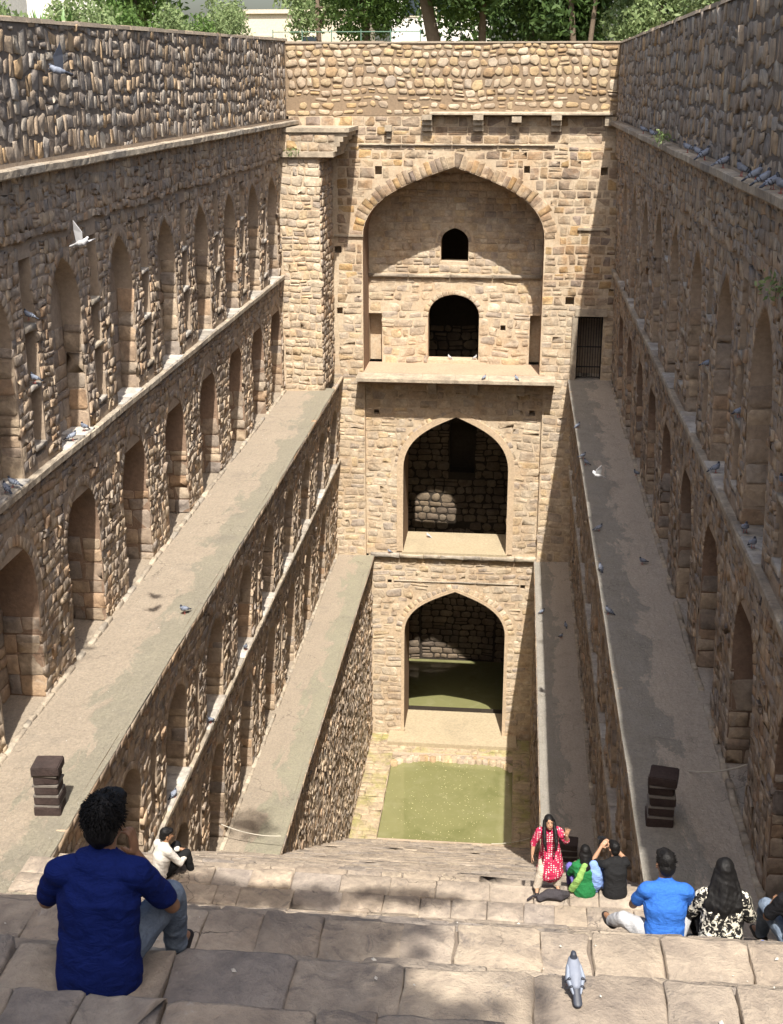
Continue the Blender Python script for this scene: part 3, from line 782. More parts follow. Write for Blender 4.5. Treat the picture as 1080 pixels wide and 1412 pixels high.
pq2 = Masonry(PIER, 40); rc = layout(-9.8, -7.5, -2.68, -1.97, (.3, .38), (.3, .6), (), .1); pq2.add(polys8(rc, .014, .12, .1, .03, .12), rng.uniform(.01, .03, len(rc)), y_frame(YP + .3), M['facade_hi'], inset=.93); pq2.finish()
m = MB(); m.box(-9.85, -6.9, YP + .2, YF, -1.947, -1.78); m.build('top_slab', M['coping'], PIER)

# barred iron gate in the doorway
gate = place('iron_gate', 'black barred iron gate in the small doorway above the shaded terrace', 'gate', (3.3, YF + .25, ZU))
iron = Nodes('iron').done((.012, .012, .012), .5, .4)
m = MB(); yg = YF + .25
for zz in (ZU + .08, ZU + .55, ZU + 1.45, -9.85): m.box(2.76, 3.84, yg - .015, yg + .015, zz - .025, zz + .025)
for xx in (2.78, 3.82): m.box(xx - .025, xx + .025, yg - .02, yg + .02, ZU, -9.77)
m.build('frame', iron, gate)
for xx in np.linspace(2.9, 3.7, 8):
    m = MB(); m.tube([(xx, yg - .03, ZU + .06), (xx, yg - .03, -9.83)], .014, 6); m.build('bar', iron, gate)
m = MB(); m.box(2.72, 3.9, YF + 1.5, YF + 1.56, ZU - .05, -9.7); m.build('passage_back', M['m_side'], PAV)

# ------------------------------------------------------------------ ledges
def ledge_mat(name, lo, hi, greenish, tn=((.31, .26, .2), (.25, .21, .165))):
    N = Nodes(name); p = N.pos(); sx = N.n('ShaderNodeSeparateXYZ'); N.l(p, sx.inputs[0])
    mp = N.n('ShaderNodeMapping'); mp.inputs['Scale'].default_value = (1, .35, 1); N.l(p, mp.inputs[0])
    t = N.n('ShaderNodeMapRange'); N.l(sx.outputs[0], t.inputs[0]); t.inputs[1].default_value = lo; t.inputs[2].default_value = hi
    nn = N.noise(mp.outputs[0], 1.6, 7, .68, .6)
    e = N.math('ADD', t.outputs[0], N.math('MULTIPLY', N.math('SUBTRACT', nn, .5), 1.7))
    tan_ = N.mix(N.noise(p, 3, 6, .65), *tn); gr = N.mix(N.noise(p, 2, 6, .7), greenish, (.2, .18, .145))
    c = N.mix(N.ramp(e, [(.5, 0.), (.58, 1.)]), tan_, gr)
    c = N.mix(.75, c, N.ramp(N.noise(p, 16, 6, .75), [(.25, (.6, .6, .6)), (.75, (1.35, 1.33, 1.3))]), 'MULTIPLY')
    c = N.mix(N.ramp(N.noise(p, .8, 5, .65), [(.55, 0.), (.75, .45)]), c, (.15, .135, .115))
    c = N.mix(N.ramp(N.noise(p, 34, 2, .5), [(.72, 0.), (.76, .8)]), c, (.55, .53, .5))
    c = N.mix(N.ramp(N.noise(p, 11, 5, .8, 1.5), [(.64, 0.), (.7, .6)]), c, (.46, .44, .4))
    v = N.n('ShaderNodeTexVoronoi', feature='DISTANCE_TO_EDGE'); v.inputs['Scale'].default_value = .75
    nv = N.n('ShaderNodeTexNoise'); nv.inputs['Scale'].default_value = 2.2; nv.inputs['Detail'].default_value = 6; N.l(p, nv.inputs['Vector']); sc = N.n('ShaderNodeVectorMath', operation='SCALE'); sc.inputs['Scale'].default_value = .8; N.l(nv.outputs['Color'], sc.inputs[0])
    wv = N.n('ShaderNodeVectorMath', operation='ADD'); N.l(p, wv.inputs[0]); N.l(sc.outputs[0], wv.inputs[1]); N.l(wv.outputs[0], v.inputs['Vector'])
    crack = N.math('MULTIPLY', N.ramp(v.outputs['Distance'], [(.003, .6), (.011, 0.)]), N.ramp(N.noise(p, .5, 3), [(.55, 0.), (.62, 1.)])); c = N.mix(crack, c, (.09, .075, .06))
    b1 = N.bump(N.noise(p, 20, 6, .7), .7, .03); b2 = N.bump(N.noise(mp.outputs[0], 3.0, 6, .7), .8, .1, b1); N.bump(e, .6, .06, b2)
    return N.done(c, .93, .15)
def ledge(name, x0, x1, y0, y1, z, mat):
    nx, ny = 14, int((y1-y0)/.25); xs = np.linspace(x0, x1, nx); ysn = np.linspace(y0, y1, ny)
    Xg, Yg = np.meshgrid(xs, ysn); Zg = z + .018*np.sin(Xg*2.1 + Yg*.7) + .012*np.sin(Yg*1.9 - Xg) + rng.normal(0, .005, Xg.shape)
    V = np.stack([Xg, Yg, Zg], -1).reshape(-1, 3); i = np.arange((ny-1)*nx).reshape(ny-1, nx)[:, :-1].ravel()
    me = mesh_np(name, V, [np.stack([i, i+1, i+nx+1, i+nx], 1)], True)
    return tag(mobj(name, me, mat), kind='structure')
lu = ledge('terrace', -10.9, -7.66, 14, 53.2, ZU, ledge_mat('terrace_cement_left', -9.5, -7.6, (.235, .215, .16)))
ru = ledge('terrace', 2.42, 5.4, 14, YF + 1.7, ZU, ledge_mat('terrace_cement_right', 4.3, 2.5, (.3, .285, .26), ((.4, .35, .29), (.34, .295, .245))))
ll = ledge('terrace', -8.9, -6.33, 27, YF, ZL, ledge_mat('lower_terrace_cement_left', -8.2, -6.3, (.27, .255, .18)))
rl = ledge('terrace', 1.25, 3.6, 27, YF, ZL, ledge_mat('lower_terrace_cement_right', 2.9, 1.3, (.3, .285, .26), ((.38, .335, .28), (.33, .285, .24))))
# broken kerb line where walls meet the terraces
for par, xx, sg, z in ((lu, -9.8, 1, ZU), (ru, 4.35, -1, ZU), (ll, -8.13, 1, ZL), (rl, 2.93, -1, ZL)):
    km = Masonry(par, 120, 'kerb_stone', 'kerb_stones'); rc = layout(15 if z == ZU else 28, 52.6 if par in (lu,) else 55.9, -.07, .07, (.14, .14), (.25, .7), (), 0)
    rc = rc[rng.random(len(rc)) < .93]
    P = polys8(rc, .006, .25, .12); P = P[..., ::-1][:, ::-1]; P[..., 0] = xx + sg*(P[..., 0] + .06)
    km.add(P, rng.uniform(.05, .1, len(rc)), floor_frame(z), M['coping'], rough=.2); km.finish()

# ------------------------------------------------------------------ stairs
STEPS = [(.9, 1.6), (1.4, 1.92), (1.95, 2.26), (2.5, 2.6), (3.1, 2.96), (3.75, 3.36), (4.47, 3.8), (5.2, 4.12), (5.55, 4.4), (5.9, 4.68), (6.25, 4.96), (7.05, 5.25)]
def fill_steps(y1, d1, n):
    y0, d0 = STEPS[-1]
    for i in range(1, n+1):
        STEPS.append((y0 + (y1-y0)*i/n + (rng.uniform(-.03, .03) if i < n else 0), d0 + (d1-d0)*i/n))
fill_steps(16.55, 12.3, 27); STEPS.append((18.0, 12.56)); STEPS.append((18.55, 12.85)); fill_steps(31.2, 21.25, 31); fill_steps(46.9, 30.9, 36)
def tread_at(y):
    for ye, d in STEPS:
        if y <= ye: return -d
    return -30.9
stairs = ground_root('stairs', (-2.7, 20, -14)); tm = Masonry(stairs, 300, 'step_slab', 'step_slabs')
yp = -8.0
for i, (ye, d) in enumerate(STEPS):
    xa, xb = (-9.9, 4.5) if d < 12.5 else ((-8.0, 2.75) if d < 21.2 else (-6.45, 1.36))
    y0 = max(yp - .06, -1.0); near = ye < 10
    dep = ye - y0
    nr_ = max(1, int(dep/.48)); rows = [(y0 + dep*k/nr_, y0 + dep*(k+1)/nr_) for k in range(nr_)]
    if i == 0: rows = [(-1, 0), (0, ye)]
    for a, b_ in rows:
        rc = layout(xa, xb, a, b_, (b_-a, b_-a), (.26, .66) if near else (.35, .9), split=0)
        n_ = len(rc)
        P = polys8(rc, .005, .05, .035)
        if near:                                 # more points so the worn edges wander
            Q = []
            for k in range(8):
                Q.append(P[:, k])
                if k % 2 == 0:
                    for t in (.2, .4, .6, .8): Q.append(P[:, k]*(1-t) + P[:, k+1]*t + rng.normal(0, .009, (n_, 2)))
            P = np.stack(Q, 1)
        tm.add(P, np.clip(rng.normal(.02, .012, n_), .003, .05), floor_frame(-d - .02), M['tread'], back=.5, inset=.965, rough=.05, tilt_=.012, smooth=False)
    yp = ye
tm.finish()
m = MB()
yp = -8
for ye, d in STEPS: m.box(-9.9 if d < 12.5 else (-8.0 if d < 21.2 else -6.45), 4.5 if d < 12.5 else (2.75 if d < 21.2 else 1.36), yp, ye - .02, -d - .55, -d - .05); yp = ye
m.build('step_bed', M['m_parapet'], stairs)

# ------------------------------------------------------------------ well floor and water
fl = ground_root('well_floor', (-2.6, 51, ZB)); fm = Masonry(fl, 300, 'paving_stone', 'paving_stones')
PX0, PX1, PY0, PY1 = -5.25, .53, 47.15, 54.3
pool = Opening((PX0+PX1)/2, PX1-PX0, PY0, 0, PY1, 0, 0, rect=True)
rc = layout(-6.5, 1.4, 46.5, 56.3, (.3, .5), (.3, .75), [pool], .1)
corner = ((np.abs(rc[:, 0] - (PX0+PX1)/2) > 2.3) & False)
fm.add(polys8(rc, .01, .12, .06, .03), np.clip(rng.normal(.03, .02, len(rc)), .005, .08), floor_frame(ZB - .03), M['floorstone'], back=.6, inset=.93, rough=.2)
# rough stones rounding the far corners and far rim of the pool
N_ = 34; P = []
for i in range(N_):
    t = i/(N_-1); x = PX0 + .1 + t*(PX1-PX0-.2); y = PY1 - .05 - .55*abs(2*t-1)**5 + rng.uniform(-.08, .08); r = rng.uniform(.1, .2)
    a = np.linspace(0, 2*math.pi, 9)[:-1]; P.append(np.stack([x + r*1.1*np.cos(a)*rng.uniform(.7, 1.2, 8), y + r*np.sin(a)*rng.uniform(.7, 1.2, 8)], -1))
fm.add(np.array(P), rng.uniform(.0, .09, N_), floor_frame(ZB - .05), M['rubble'], back=.4, inset=.7, rough=.2); fm.finish()
m = MB(); m.box(-6.5, 1.4, 46.3, PY0 - .02, -33, ZB - .06); m.box(-6.5, PX0 - .02, PY0 - .02, 56.4, -33, ZB - .06); m.box(PX1 + .02, 1.4, PY0 - .02, 56.4, -33, ZB - .06); m.box(PX0 - .02, PX1 + .02, PY1 + .02, 56.4, -33, ZB - .06)
m.build('floor_bed', M['m_side'], fl)
N = Nodes('pond_water'); p = N.pos()
c = N.mix(N.noise(p, .6, 4, .6), (.15, .15, .065), (.195, .19, .085)); c = N.mix(N.ramp(N.noise(p, 1.1, 6, .7, .8), [(.5, 0.), (.7, .5)]), c, (.23, .22, .12)); c = N.mix(N.ramp(N.noise(p, .45, 5, .7, 1.), [(.52, 0.), (.68, .6)]), c, (.115, .12, .045))
N.bump(N.noise(p, 2.2, 3), .06, .02); M['water'] = N.done(c, .06, .5)
xs = np.linspace(-6.7, 1.6, 30); ysn = np.linspace(46.9, 65.6, 50); Xg, Yg = np.meshgrid(xs, ysn); V = np.stack([Xg, Yg, np.full(Xg.shape, ZW)], -1).reshape(-1, 3)
i = np.arange(49*30).reshape(49, 30)[:, :-1].ravel(); tag(mobj('water', mesh_np('water', V, [np.stack([i, i+1, i+31, i+30], 1)]), M['water']), kind='structure')
m = MB()
for k in range(420):
    x = rng.normal(-2.6, 1.3); y = rng.uniform(47.4, 54); r = rng.uniform(.008, .03)
    if PX0 + .1 < x < PX1 - .1:
        a = rng.uniform(0, 3.1); ca, sa = r*math.cos(a), r*math.sin(a); m.quad((x-ca, y-sa, ZW+.006), (x+sa*.6, y-ca*.6, ZW+.006), (x+ca, y+sa, ZW+.006), (x-sa*.6, y+ca*.6, ZW+.006))
tag(m.build('floating_specks', Nodes('pale_speck').done((.6, .55, .3), .8, .1)), kind='stuff')

# ------------------------------------------------------------------ ground outside
N = Nodes('dry_ground'); p = N.pos(); c = N.mix(N.noise(p, .3, 6, .65), (.27, .21, .14), (.10, .12, .05)); N.bump(N.noise(p, 6, 5), .5, .05); M['ground'] = N.done(c, .95, .1)
m = MB(); a, b_, c0, d0, E_, z = -10.55, 4.55, -10.0, YF + .55, 600, -.3
m.quad((-E_, -E_, z), (E_, -E_, z), (E_, c0, z), (-E_, c0, z)); m.quad((-E_, d0, z), (E_, d0, z), (E_, E_, z), (-E_, E_, z)); m.quad((-E_, c0, z), (a, c0, z), (a, d0, z), (-E_, d0, z)); m.quad((b_, c0, z), (E_, c0, z), (E_, d0, z), (b_, d0, z))
m.quad((-10.55, c0, -1.65), (4.55, c0, -1.65), (4.55, c0, z), (-10.55, c0, z)); m.quad((-10.55, c0, -1.63), (4.55, c0, -1.63), (4.55, -.9, -1.63), (-10.55, -.9, -1.63))
tag(m.build('ground', M['ground']), kind='structure')

# ------------------------------------------------------------------ vegetation
def leaf_mat(name, a, b, trans=.35):
    N = Nodes(name); p = N.pos(); at = N.n('ShaderNodeAttribute', attribute_name='tint').outputs['Fac']
    c = N.mix(at, a, b); N.done(c, .6, .3)
    tr = N.n('ShaderNodeBsdfTranslucent'); N.l(c, tr.inputs[0]); ms_ = N.n('ShaderNodeMixShader'); ms_.inputs[0].default_value = trans
    N.l(N.b.outputs[0], ms_.inputs[1]); N.l(tr.outputs[0], ms_.inputs[2]); N.l(ms_.outputs[0], N.out.inputs[0]); return N.m
M['leaf_dark'] = leaf_mat('dark_leaf', (.03, .062, .016), (.085, .14, .035))
M['leaf_mid'] = leaf_mat('mid_leaf', (.05, .10, .02), (.13, .21, .05))
M['leaf_pale'] = leaf_mat('pale_leaf', (.13, .19, .07), (.27, .33, .15))
N = Nodes('bark'); p = N.pos(); N.bump(N.noise(p, 14, 5, .7), .8, .03); M['bark'] = N.done(N.mix(N.noise(p, 5, 5, .7), (.10, .075, .055), (.2, .155, .115)), .95, .1)

def leaves(name, clumps, n, size, mat, parent, aspect=.5, loc=None):
    """clumps: (x,y,z,rx,ry,rz); leaf-sized quads scattered through every clump's volume"""
    cl = np.array(clumps, float); vol = cl[:, 3]*cl[:, 4]*cl[:, 5]; k = rng.choice(len(cl), n, p=vol**.7/(vol**.7).sum())
    d = rng.normal(0, 1, (n, 3)); d /= np.linalg.norm(d, axis=1)[:, None]; r = rng.random(n)**.45
    sub = rng.normal(0, .16, (n, 3))
    c = cl[k, :3] + d*r[:, None]*cl[k, 3:] + sub*cl[k, 3:]
    a = rng.normal(0, 1, (n, 3)); a[:, 2] -= .5; a /= np.linalg.norm(a, axis=1)[:, None]
    b = np.cross(a, rng.normal(0, 1, (n, 3))); b /= np.linalg.norm(b, axis=1)[:, None]
    s = size*rng.uniform(.6, 1.4, n)[:, None]; a = a*s; b = b*s*aspect
    V = np.stack([c - a, c - b*.9 + a*.1, c + a, c + b*.9 + a*.1], 1).reshape(-1, 3)
    if loc is not None: V = V - np.array(loc)
    me = mesh_np(name, V, [np.arange(4*n).reshape(n, 4)])
    at = me.attributes.new('tint', 'FLOAT', 'POINT'); at.data.foreach_set('value', np.repeat(np.clip(rng.normal(.45, .25, n), 0, 1), 4).astype(np.float32))
    return mobj(name, me, mat, parent)

def tree(label, base, h, trunk_r, lobes, n, size, mat, lean=(0, 0), group=None, limbs=7):
    root = thing('tree', label, 'tree', base, group=group); bz = base
    m = MB(); top = Vector((lean[0], lean[1], h*.62)); pts = [Vector((0, 0, -.2)), Vector((lean[0]*.2+.06, lean[1]*.2, h*.2)), Vector((lean[0]*.55-.05, lean[1]*.55, h*.42)), top]
    m.tube(pts, [trunk_r*1.25, trunk_r, trunk_r*.8, trunk_r*.55], 9)
    L = [(x - bz[0], y - bz[1], z - bz[2], a, b, c) for x, y, z, a, b, c in lobes]
    for i in range(limbs):
        l = L[i % len(L)]; t = random.uniform(.35, 1); st = pts[1].lerp(pts[3], t)
        en = Vector(l[:3]) + Vector([random.uniform(-.6, .6)*q for q in l[3:]]); md = st.lerp(en, .5) + Vector((0, 0, .25*(en-st).length*.3))
        m.tube([st, md, en], [trunk_r*.42, trunk_r*.26, trunk_r*.08], 6)
    m.build('trunk', M['bark'], root, True)
    leaves('crown', L, n, size, mat, root); return root

def lobes(cx, cy, cz, rx, ry, rz, k, sub=.45):
    out = []
    for i in range(k):
        d = Vector((random.gauss(0, 1), random.gauss(0, 1), random.gauss(0, 1))).normalized()*random.uniform(.45, .95)
        f = random.uniform(sub*.7, sub*1.2); out.append((cx + d.x*rx, cy + d.y*ry, cz + d.z*rz, rx*f, ry*f, rz*f))
    return out
# trees in view beyond the pavilion
tree('leafy dark tree with leaning forked trunk behind the parapet', (-4.2, 66, -.3), 11, .34, lobes(-4.5, 66, 6.2, 5.2, 4, 3.4, 26, .36), 11000, .17, M['leaf_dark'], (-1.3, 0))
tree('slim straight trunk under dark leaves behind the parapet', (-2.2, 67.5, -.3), 11, .2, lobes(-1.8, 68, 6.4, 4.2, 3.6, 3.6, 22, .36), 9000, .17, M['leaf_mid'], (.3, 0))
tree('dark shady tree with paired thin stems behind the parapet', (2.4, 66.5, -.3), 10, .16, lobes(2.4, 68.5, 5.2, 3.9, 3.6, 4.2, 26, .36), 12000, .18, M['leaf_dark'], (-.3, .3))
tree('thin bowed tree behind the right end of the parapet', (2.95, 66.2, -.3), 10, .13, lobes(4.4, 68, 6.0, 3.6, 3.2, 3.5, 20, .36), 8000, .17, M['leaf_mid'], (.9, .3))
tree('pale green weeping tree beside the shaded parapet', (6.2, 60, -.3), 10, .2, lobes(5.4, 60, 4.6, 2.2, 3, 3.4, 20, .36), 9000, .13, M['leaf_pale'], (-.8, 0))
tree('yellow green drooping tree hanging over the shaded parapet', (8.6, 52, -.3), 10, .22, lobes(7.6, 52, 4.4, 2.4, 4, 3.2, 20, .36), 9000, .12, M['leaf_pale'], (-.8, 0))
tree('broad dark tree far behind the thin stems', (.2, 80, -.3), 12, .4, lobes(.5, 80, 6, 6.5, 4, 5, 30, .36), 12000, .22, M['leaf_dark'])
tree('feathery green tree between the white house and the parapet', (-8.2, 70, -.3), 10, .2, lobes(-8.6, 70, 5.2, 3.4, 3, 3.6, 20, .36), 9000, .13, M['leaf_mid'])
tree('broad dark tree standing to the side of the shaded parapet', (13.5, 62, -.3), 12, .4, lobes(13, 62, 6, 5, 5, 5, 28, .36), 10000, .2, M['leaf_dark'])
tree('pale sunlit tree rising behind the cream house', (-13.5, 101, -.3), 13, .3, lobes(-14, 101, 7.5, 6.5, 3, 4.5, 26, .36), 9000, .24, M['leaf_pale'])
tree('sparse pale tree in front of the cream house', (-11.6, 76, -.3), 9, .16, lobes(-11.8, 76, 4.6, 2.6, 2.2, 2.6, 16, .3), 3200, .13, M['leaf_pale'])
tree('tall mid green tree behind the shrubs of the sunlit parapet', (-19, 66, -.3), 12, .3, lobes(-19, 66, 6, 4.5, 4, 4, 24, .36), 8000, .18, M['leaf_mid'])
# shrubs along the left parapet
sh_spots = [(-11.9, 28.5, 1.7, 'pale'), (-12.1, 35.5, 2.2, 'pale'), (-11.7, 38.5, 1.9, 'mid'), (-12.3, 41.5, 2.3, 'mid'), (-12.0, 45, 2.2, 'pale'), (-12.4, 49, 2.8, 'mid'), (-11.8, 53, 3.2, 'pale'), (-12.4, 57, 3.4, 'pale')]
SHL = ['low pale shrub at the bare end of the sunlit parapet', 'wispy pale shrub behind the sunlit parapet', 'bushy shrub next to the wispy pale shrub', 'dense rounded shrub behind the sunlit parapet', 'loose grey green shrub behind the sunlit parapet', 'tall mid green shrub behind the sunlit parapet', 'feathery tall shrub near the far corner of the sunlit parapet', 'pale tall shrub past the corner of the sunlit parapet']
for (x, y, t, k), lb in zip(sh_spots, SHL):
    root = thing('shrub', lb, 'shrub', (x, y, -.3)); L = lobes(0, 0, (t+.3)*.55, .95, 1.7, (t+.3)*.5, 12, .45)
    m = MB()
    for l in L[:6]: m.tube([(0, 0, -.1), (l[0]*.4, l[1]*.4, l[2]*.5), l[:3]], [.04, .03, .01], 5)
    m.build('stem', M['bark'], root); leaves('foliage', L, 3600, .075, M['leaf_' + k], root)
# spiky screw-pine plants by the near end
def spiky(x, y, h, lb):
    root = thing('spiky_plant', lb, 'plant', (x, y, -.3)); m = MB(); m.tube([(0, 0, -.1), (.03, 0, h*.6)], [.07, .05], 6); m.build('stem', M['bark'], root)
    for k in range(34):
        a = random.uniform(0, 6.28); el = random.uniform(.1, 1.35); l = random.uniform(.6, 1.0); d = Vector((math.cos(a)*math.cos(el), math.sin(a)*math.cos(el), math.sin(el))); sd = d.cross(Vector((0, 0, 1))).normalized()*.035
        p0 = Vector((0, 0, h*.6)); p1 = p0 + d*l*.6; p2 = p0 + d*l + Vector((0, 0, -.22*l*math.cos(el)))
        q = MB(); q.quad(p0 - sd*.6, p1 - sd, p1 + sd, p0 + sd*.6); q.quad(p1 - sd, p2, p1 + sd)
        o = q.build('leaf', M['leaf_flat'], root)
M['leaf_flat'] = Nodes('strap_leaf').done((.10, .19, .045), .5, .4)
spiky(-11.6, 31.6, 1.9, 'spiky strap leaved plant near the bare parapet end'); spiky(-11.8, 34.0, 2.2, 'larger spiky strap leaved plant behind the sunlit parapet'); spiky(-11.5, 36.8, 2.0, 'spiky strap leaved plant among the pale shrubs')
# shade trees standing behind and beside the viewer
tree('tall leafy shade tree left of the stepwell', (-13.5, 12.5, -.3), 13, .4, lobes(-9.8, 13.0, 6.2, 2.6, 4.6, 2.0, 28, .3) + [(-4.6, 15.6, 6.2, .8, .8, .5), (-12.5, 12, 8.5, 2.2, 2.2, 1.6)], 13000, .13, M['leaf_mid'], (1.2, .3), limbs=14)
tree('tall leafy shade tree at the head of the stairs', (-6.2, -4.5, -1.6), 13, .4, lobes(-1.35, -1.45, 6.4, 2.1, 1.85, .9, 44, .42) + lobes(1.9, -4.6, 6.4, 2.0, .7, .7, 14, .45) + [(-1.6, 5.55, 6.2, 1.5, .3, .25), (-3.0, 5.5, 6.3, .9, .45, .3), (.5, 5.75, 6.2, .9, .2, .2)], 48000, .12, M['leaf_mid'], (1.6, 1.2), limbs=18)
# little plants rooted in the masonry
def sprout(x, y, z, r, lb):
    root = thing('wall_plant', lb, 'plant', (x, y, z)); m = MB(); m.tube([(0, 0, -.05), (0, 0, r*.5)], .01, 5); m.build('stem', M['bark'], root)
    leaves('foliage', [(0, 0, r*.5, r, r, r*.7)], 90, .05, M['leaf_pale'], root)
sprout(3.62, 34.5, -1.5, .28, 'small green plant rooted on the pigeon cornice'); sprout(3.85, 19.4, -3.0, .3, 'green sprig growing out of the shaded niche wall')
sprout(-9.2, 52.55, -2.85, .3, 'green tuft on the slab of the projecting pier')

# ------------------------------------------------------------------ buildings beyond
def block(label, x0, x1, y0, y1, h, mat, wins, name='house', roofm=None):
    root = place(name, label, 'building', ((x0+x1)/2, (y0+y1)/2, -.3)); m = MB(); m.box(x0, x1, y0, y1, -.3, h); m.build('wall', mat, root)
    m = MB(); m.box(x0 - .2, x1 + .2, y0 - .2, y1 + .2, h, h + .25); rf = m.build('roof', roofm or M['cream'], root)
    for (a, z0, b_, z1) in wins:
        m = MB(); m.box(a, b_, y0 - .06, y0 + .1, z0, z1); w_ = m.build('window', M['cream'], root)
        m = MB(); m.box(a + .12, b_ - .12, y0 - .09, y0 - .05, z0 + .12, z1 - .12); m.build('pane', M['glass'], w_)
M['cream'] = mortar_mat('cream_paint', (.62, .56, .45), (.56, .5, .4), .1, .1); M['white'] = mortar_mat('white_paint', (.72, .7, .66), (.64, .62, .58), .1, .1)
M['glass'] = Nodes('window_glass').done((.03, .04, .05), .15, .5)
block('cream house with a flat roof behind the feathery tree', -19, -10.6, 88, 96, 4.2, M['cream'], [(-17.5, 1.2, -16.3, 2.9), (-14.6, 1.2, -13.4, 2.9)])
block('tall white house far behind the leaning trunk tree', -9.6, -2.5, 98, 106, 9, M['white'], [(-8.8, .8, -7.4, 2.8), (-6.4, .8, -5.0, 2.8), (-8.8, 4.4, -7.4, 6.4), (-6.4, 4.4, -5, 6.4)])
block('white house beyond the bare end of the sunlit parapet', -40, -21, 44, 56, 7, M['white'], [(-34, 1, -32, 3), (-29, 1, -27, 3), (-25, 1, -23.4, 3)])
block('pale house beyond the shrubs of the sunlit parapet', -33, -22, 72, 80, 7, M['white'], [(-30, 1.5, -28, 3.4), (-26, 1.5, -24, 3.4)])
# railing behind the pavilion
rail = place('railing', 'thin green metal railing on posts behind the ochre parapet', 'railing', (-6, 58.8, -.3)); gm = Nodes('green_paint').done((.12, .2, .15), .5, .3)
for xx in np.linspace(-11, -4.5, 6):
    m = MB(); m.tube([(xx, 58.8, -.3), (xx, 58.8, 2.15)], .025, 6); m.build('post', gm, rail)
for zz in (1.1, 2.05):
    m = MB(); m.tube([(-11, 58.8, zz), (-4.5, 58.8, zz)], .02, 6); m.build('rail', gm, rail)

# ------------------------------------------------------------------ people
from mathutils import noise as mnoise
def fabric(name, col, col2=None, pattern=None, rough=.85):
    N = Nodes(name); tc = N.n('ShaderNodeTexCoord').outputs['Object']
    n = N.noise(tc, 9, 4, .6); c = N.mix(.55, N.mix(n, col, col2 or tuple(q*.8 for q in col)), N.ramp(N.noise(tc, 70, 3), [(.3, (.75, .75, .75)), (.7, (1.2, 1.2, 1.2))]), 'MULTIPLY')
    if pattern == 'dots':
        v = N.n('ShaderNodeTexVoronoi'); v.inputs['Scale'].default_value = 24; v.inputs['Randomness'].default_value = .25; N.l(tc, v.inputs['Vector'])
        c = N.mix(N.ramp(v.outputs['Distance'], [(.26, 1.), (.34, 0.)]), c, (.75, .62, .6))
    if pattern == 'leaf':
        c = N.mix(N.ramp(N.noise(tc, 26, 3, .6, .6), [(.5, 0.), (.56, 1.)]), c, (.62, .58, .48))
    if pattern == 'denim':
        c = N.mix(N.ramp(N.noise(tc, 6, 5, .7), [(.45, 0.), (.7, .7)]), c, (.3, .36, .43))
    mp = N.n('ShaderNodeMapping'); mp.inputs['Rotation'].default_value = (.3, .5, .2); mp.inputs['Scale'].default_value = (1, 1, 2.2); N.l(tc, mp.inputs[0]); fo = N.noise(mp.outputs[0], 7, 3, .55, 1.8)
    b1 = N.bump(N.noise(tc, 160, 2), .3, .004); N.bump(fo, .5, .03, b1); return N.done(c, rough, .15)
def skin_mat(name, c):
    N = Nodes(name); tc = N.n('ShaderNodeTexCoord').outputs['Object']; col = N.mix(N.noise(tc, 12, 4), c, tuple(q*.82 for q in c)); N.bump(N.noise(tc, 120, 3), .15, .003)
    N.b.inputs['Subsurface Weight'].default_value = .08; N.b.inputs['Subsurface Radius'].default_value = (.02, .01, .005); return N.done(col, .5, .35)
def hair_mat(name, c):
    N = Nodes(name); tc = N.n('ShaderNodeTexCoord').outputs['Object']; mp = N.n('ShaderNodeMapping'); mp.inputs['Scale'].default_value = (1, 1, .12); N.l(tc, mp.inputs[0])
    n = N.noise(mp.outputs[0], 90, 4); N.bump(n, .6, .006); return N.done(N.mix(n, c, tuple(q*1.6 for q in c)), .6, .25)
M['skin'] = skin_mat('brown_skin', (.30, .16, .09)); M['skin2'] = skin_mat('light_brown_skin', (.42, .24, .15))
M['hair'] = hair_mat('black_hair', (.0045, .004, .004))

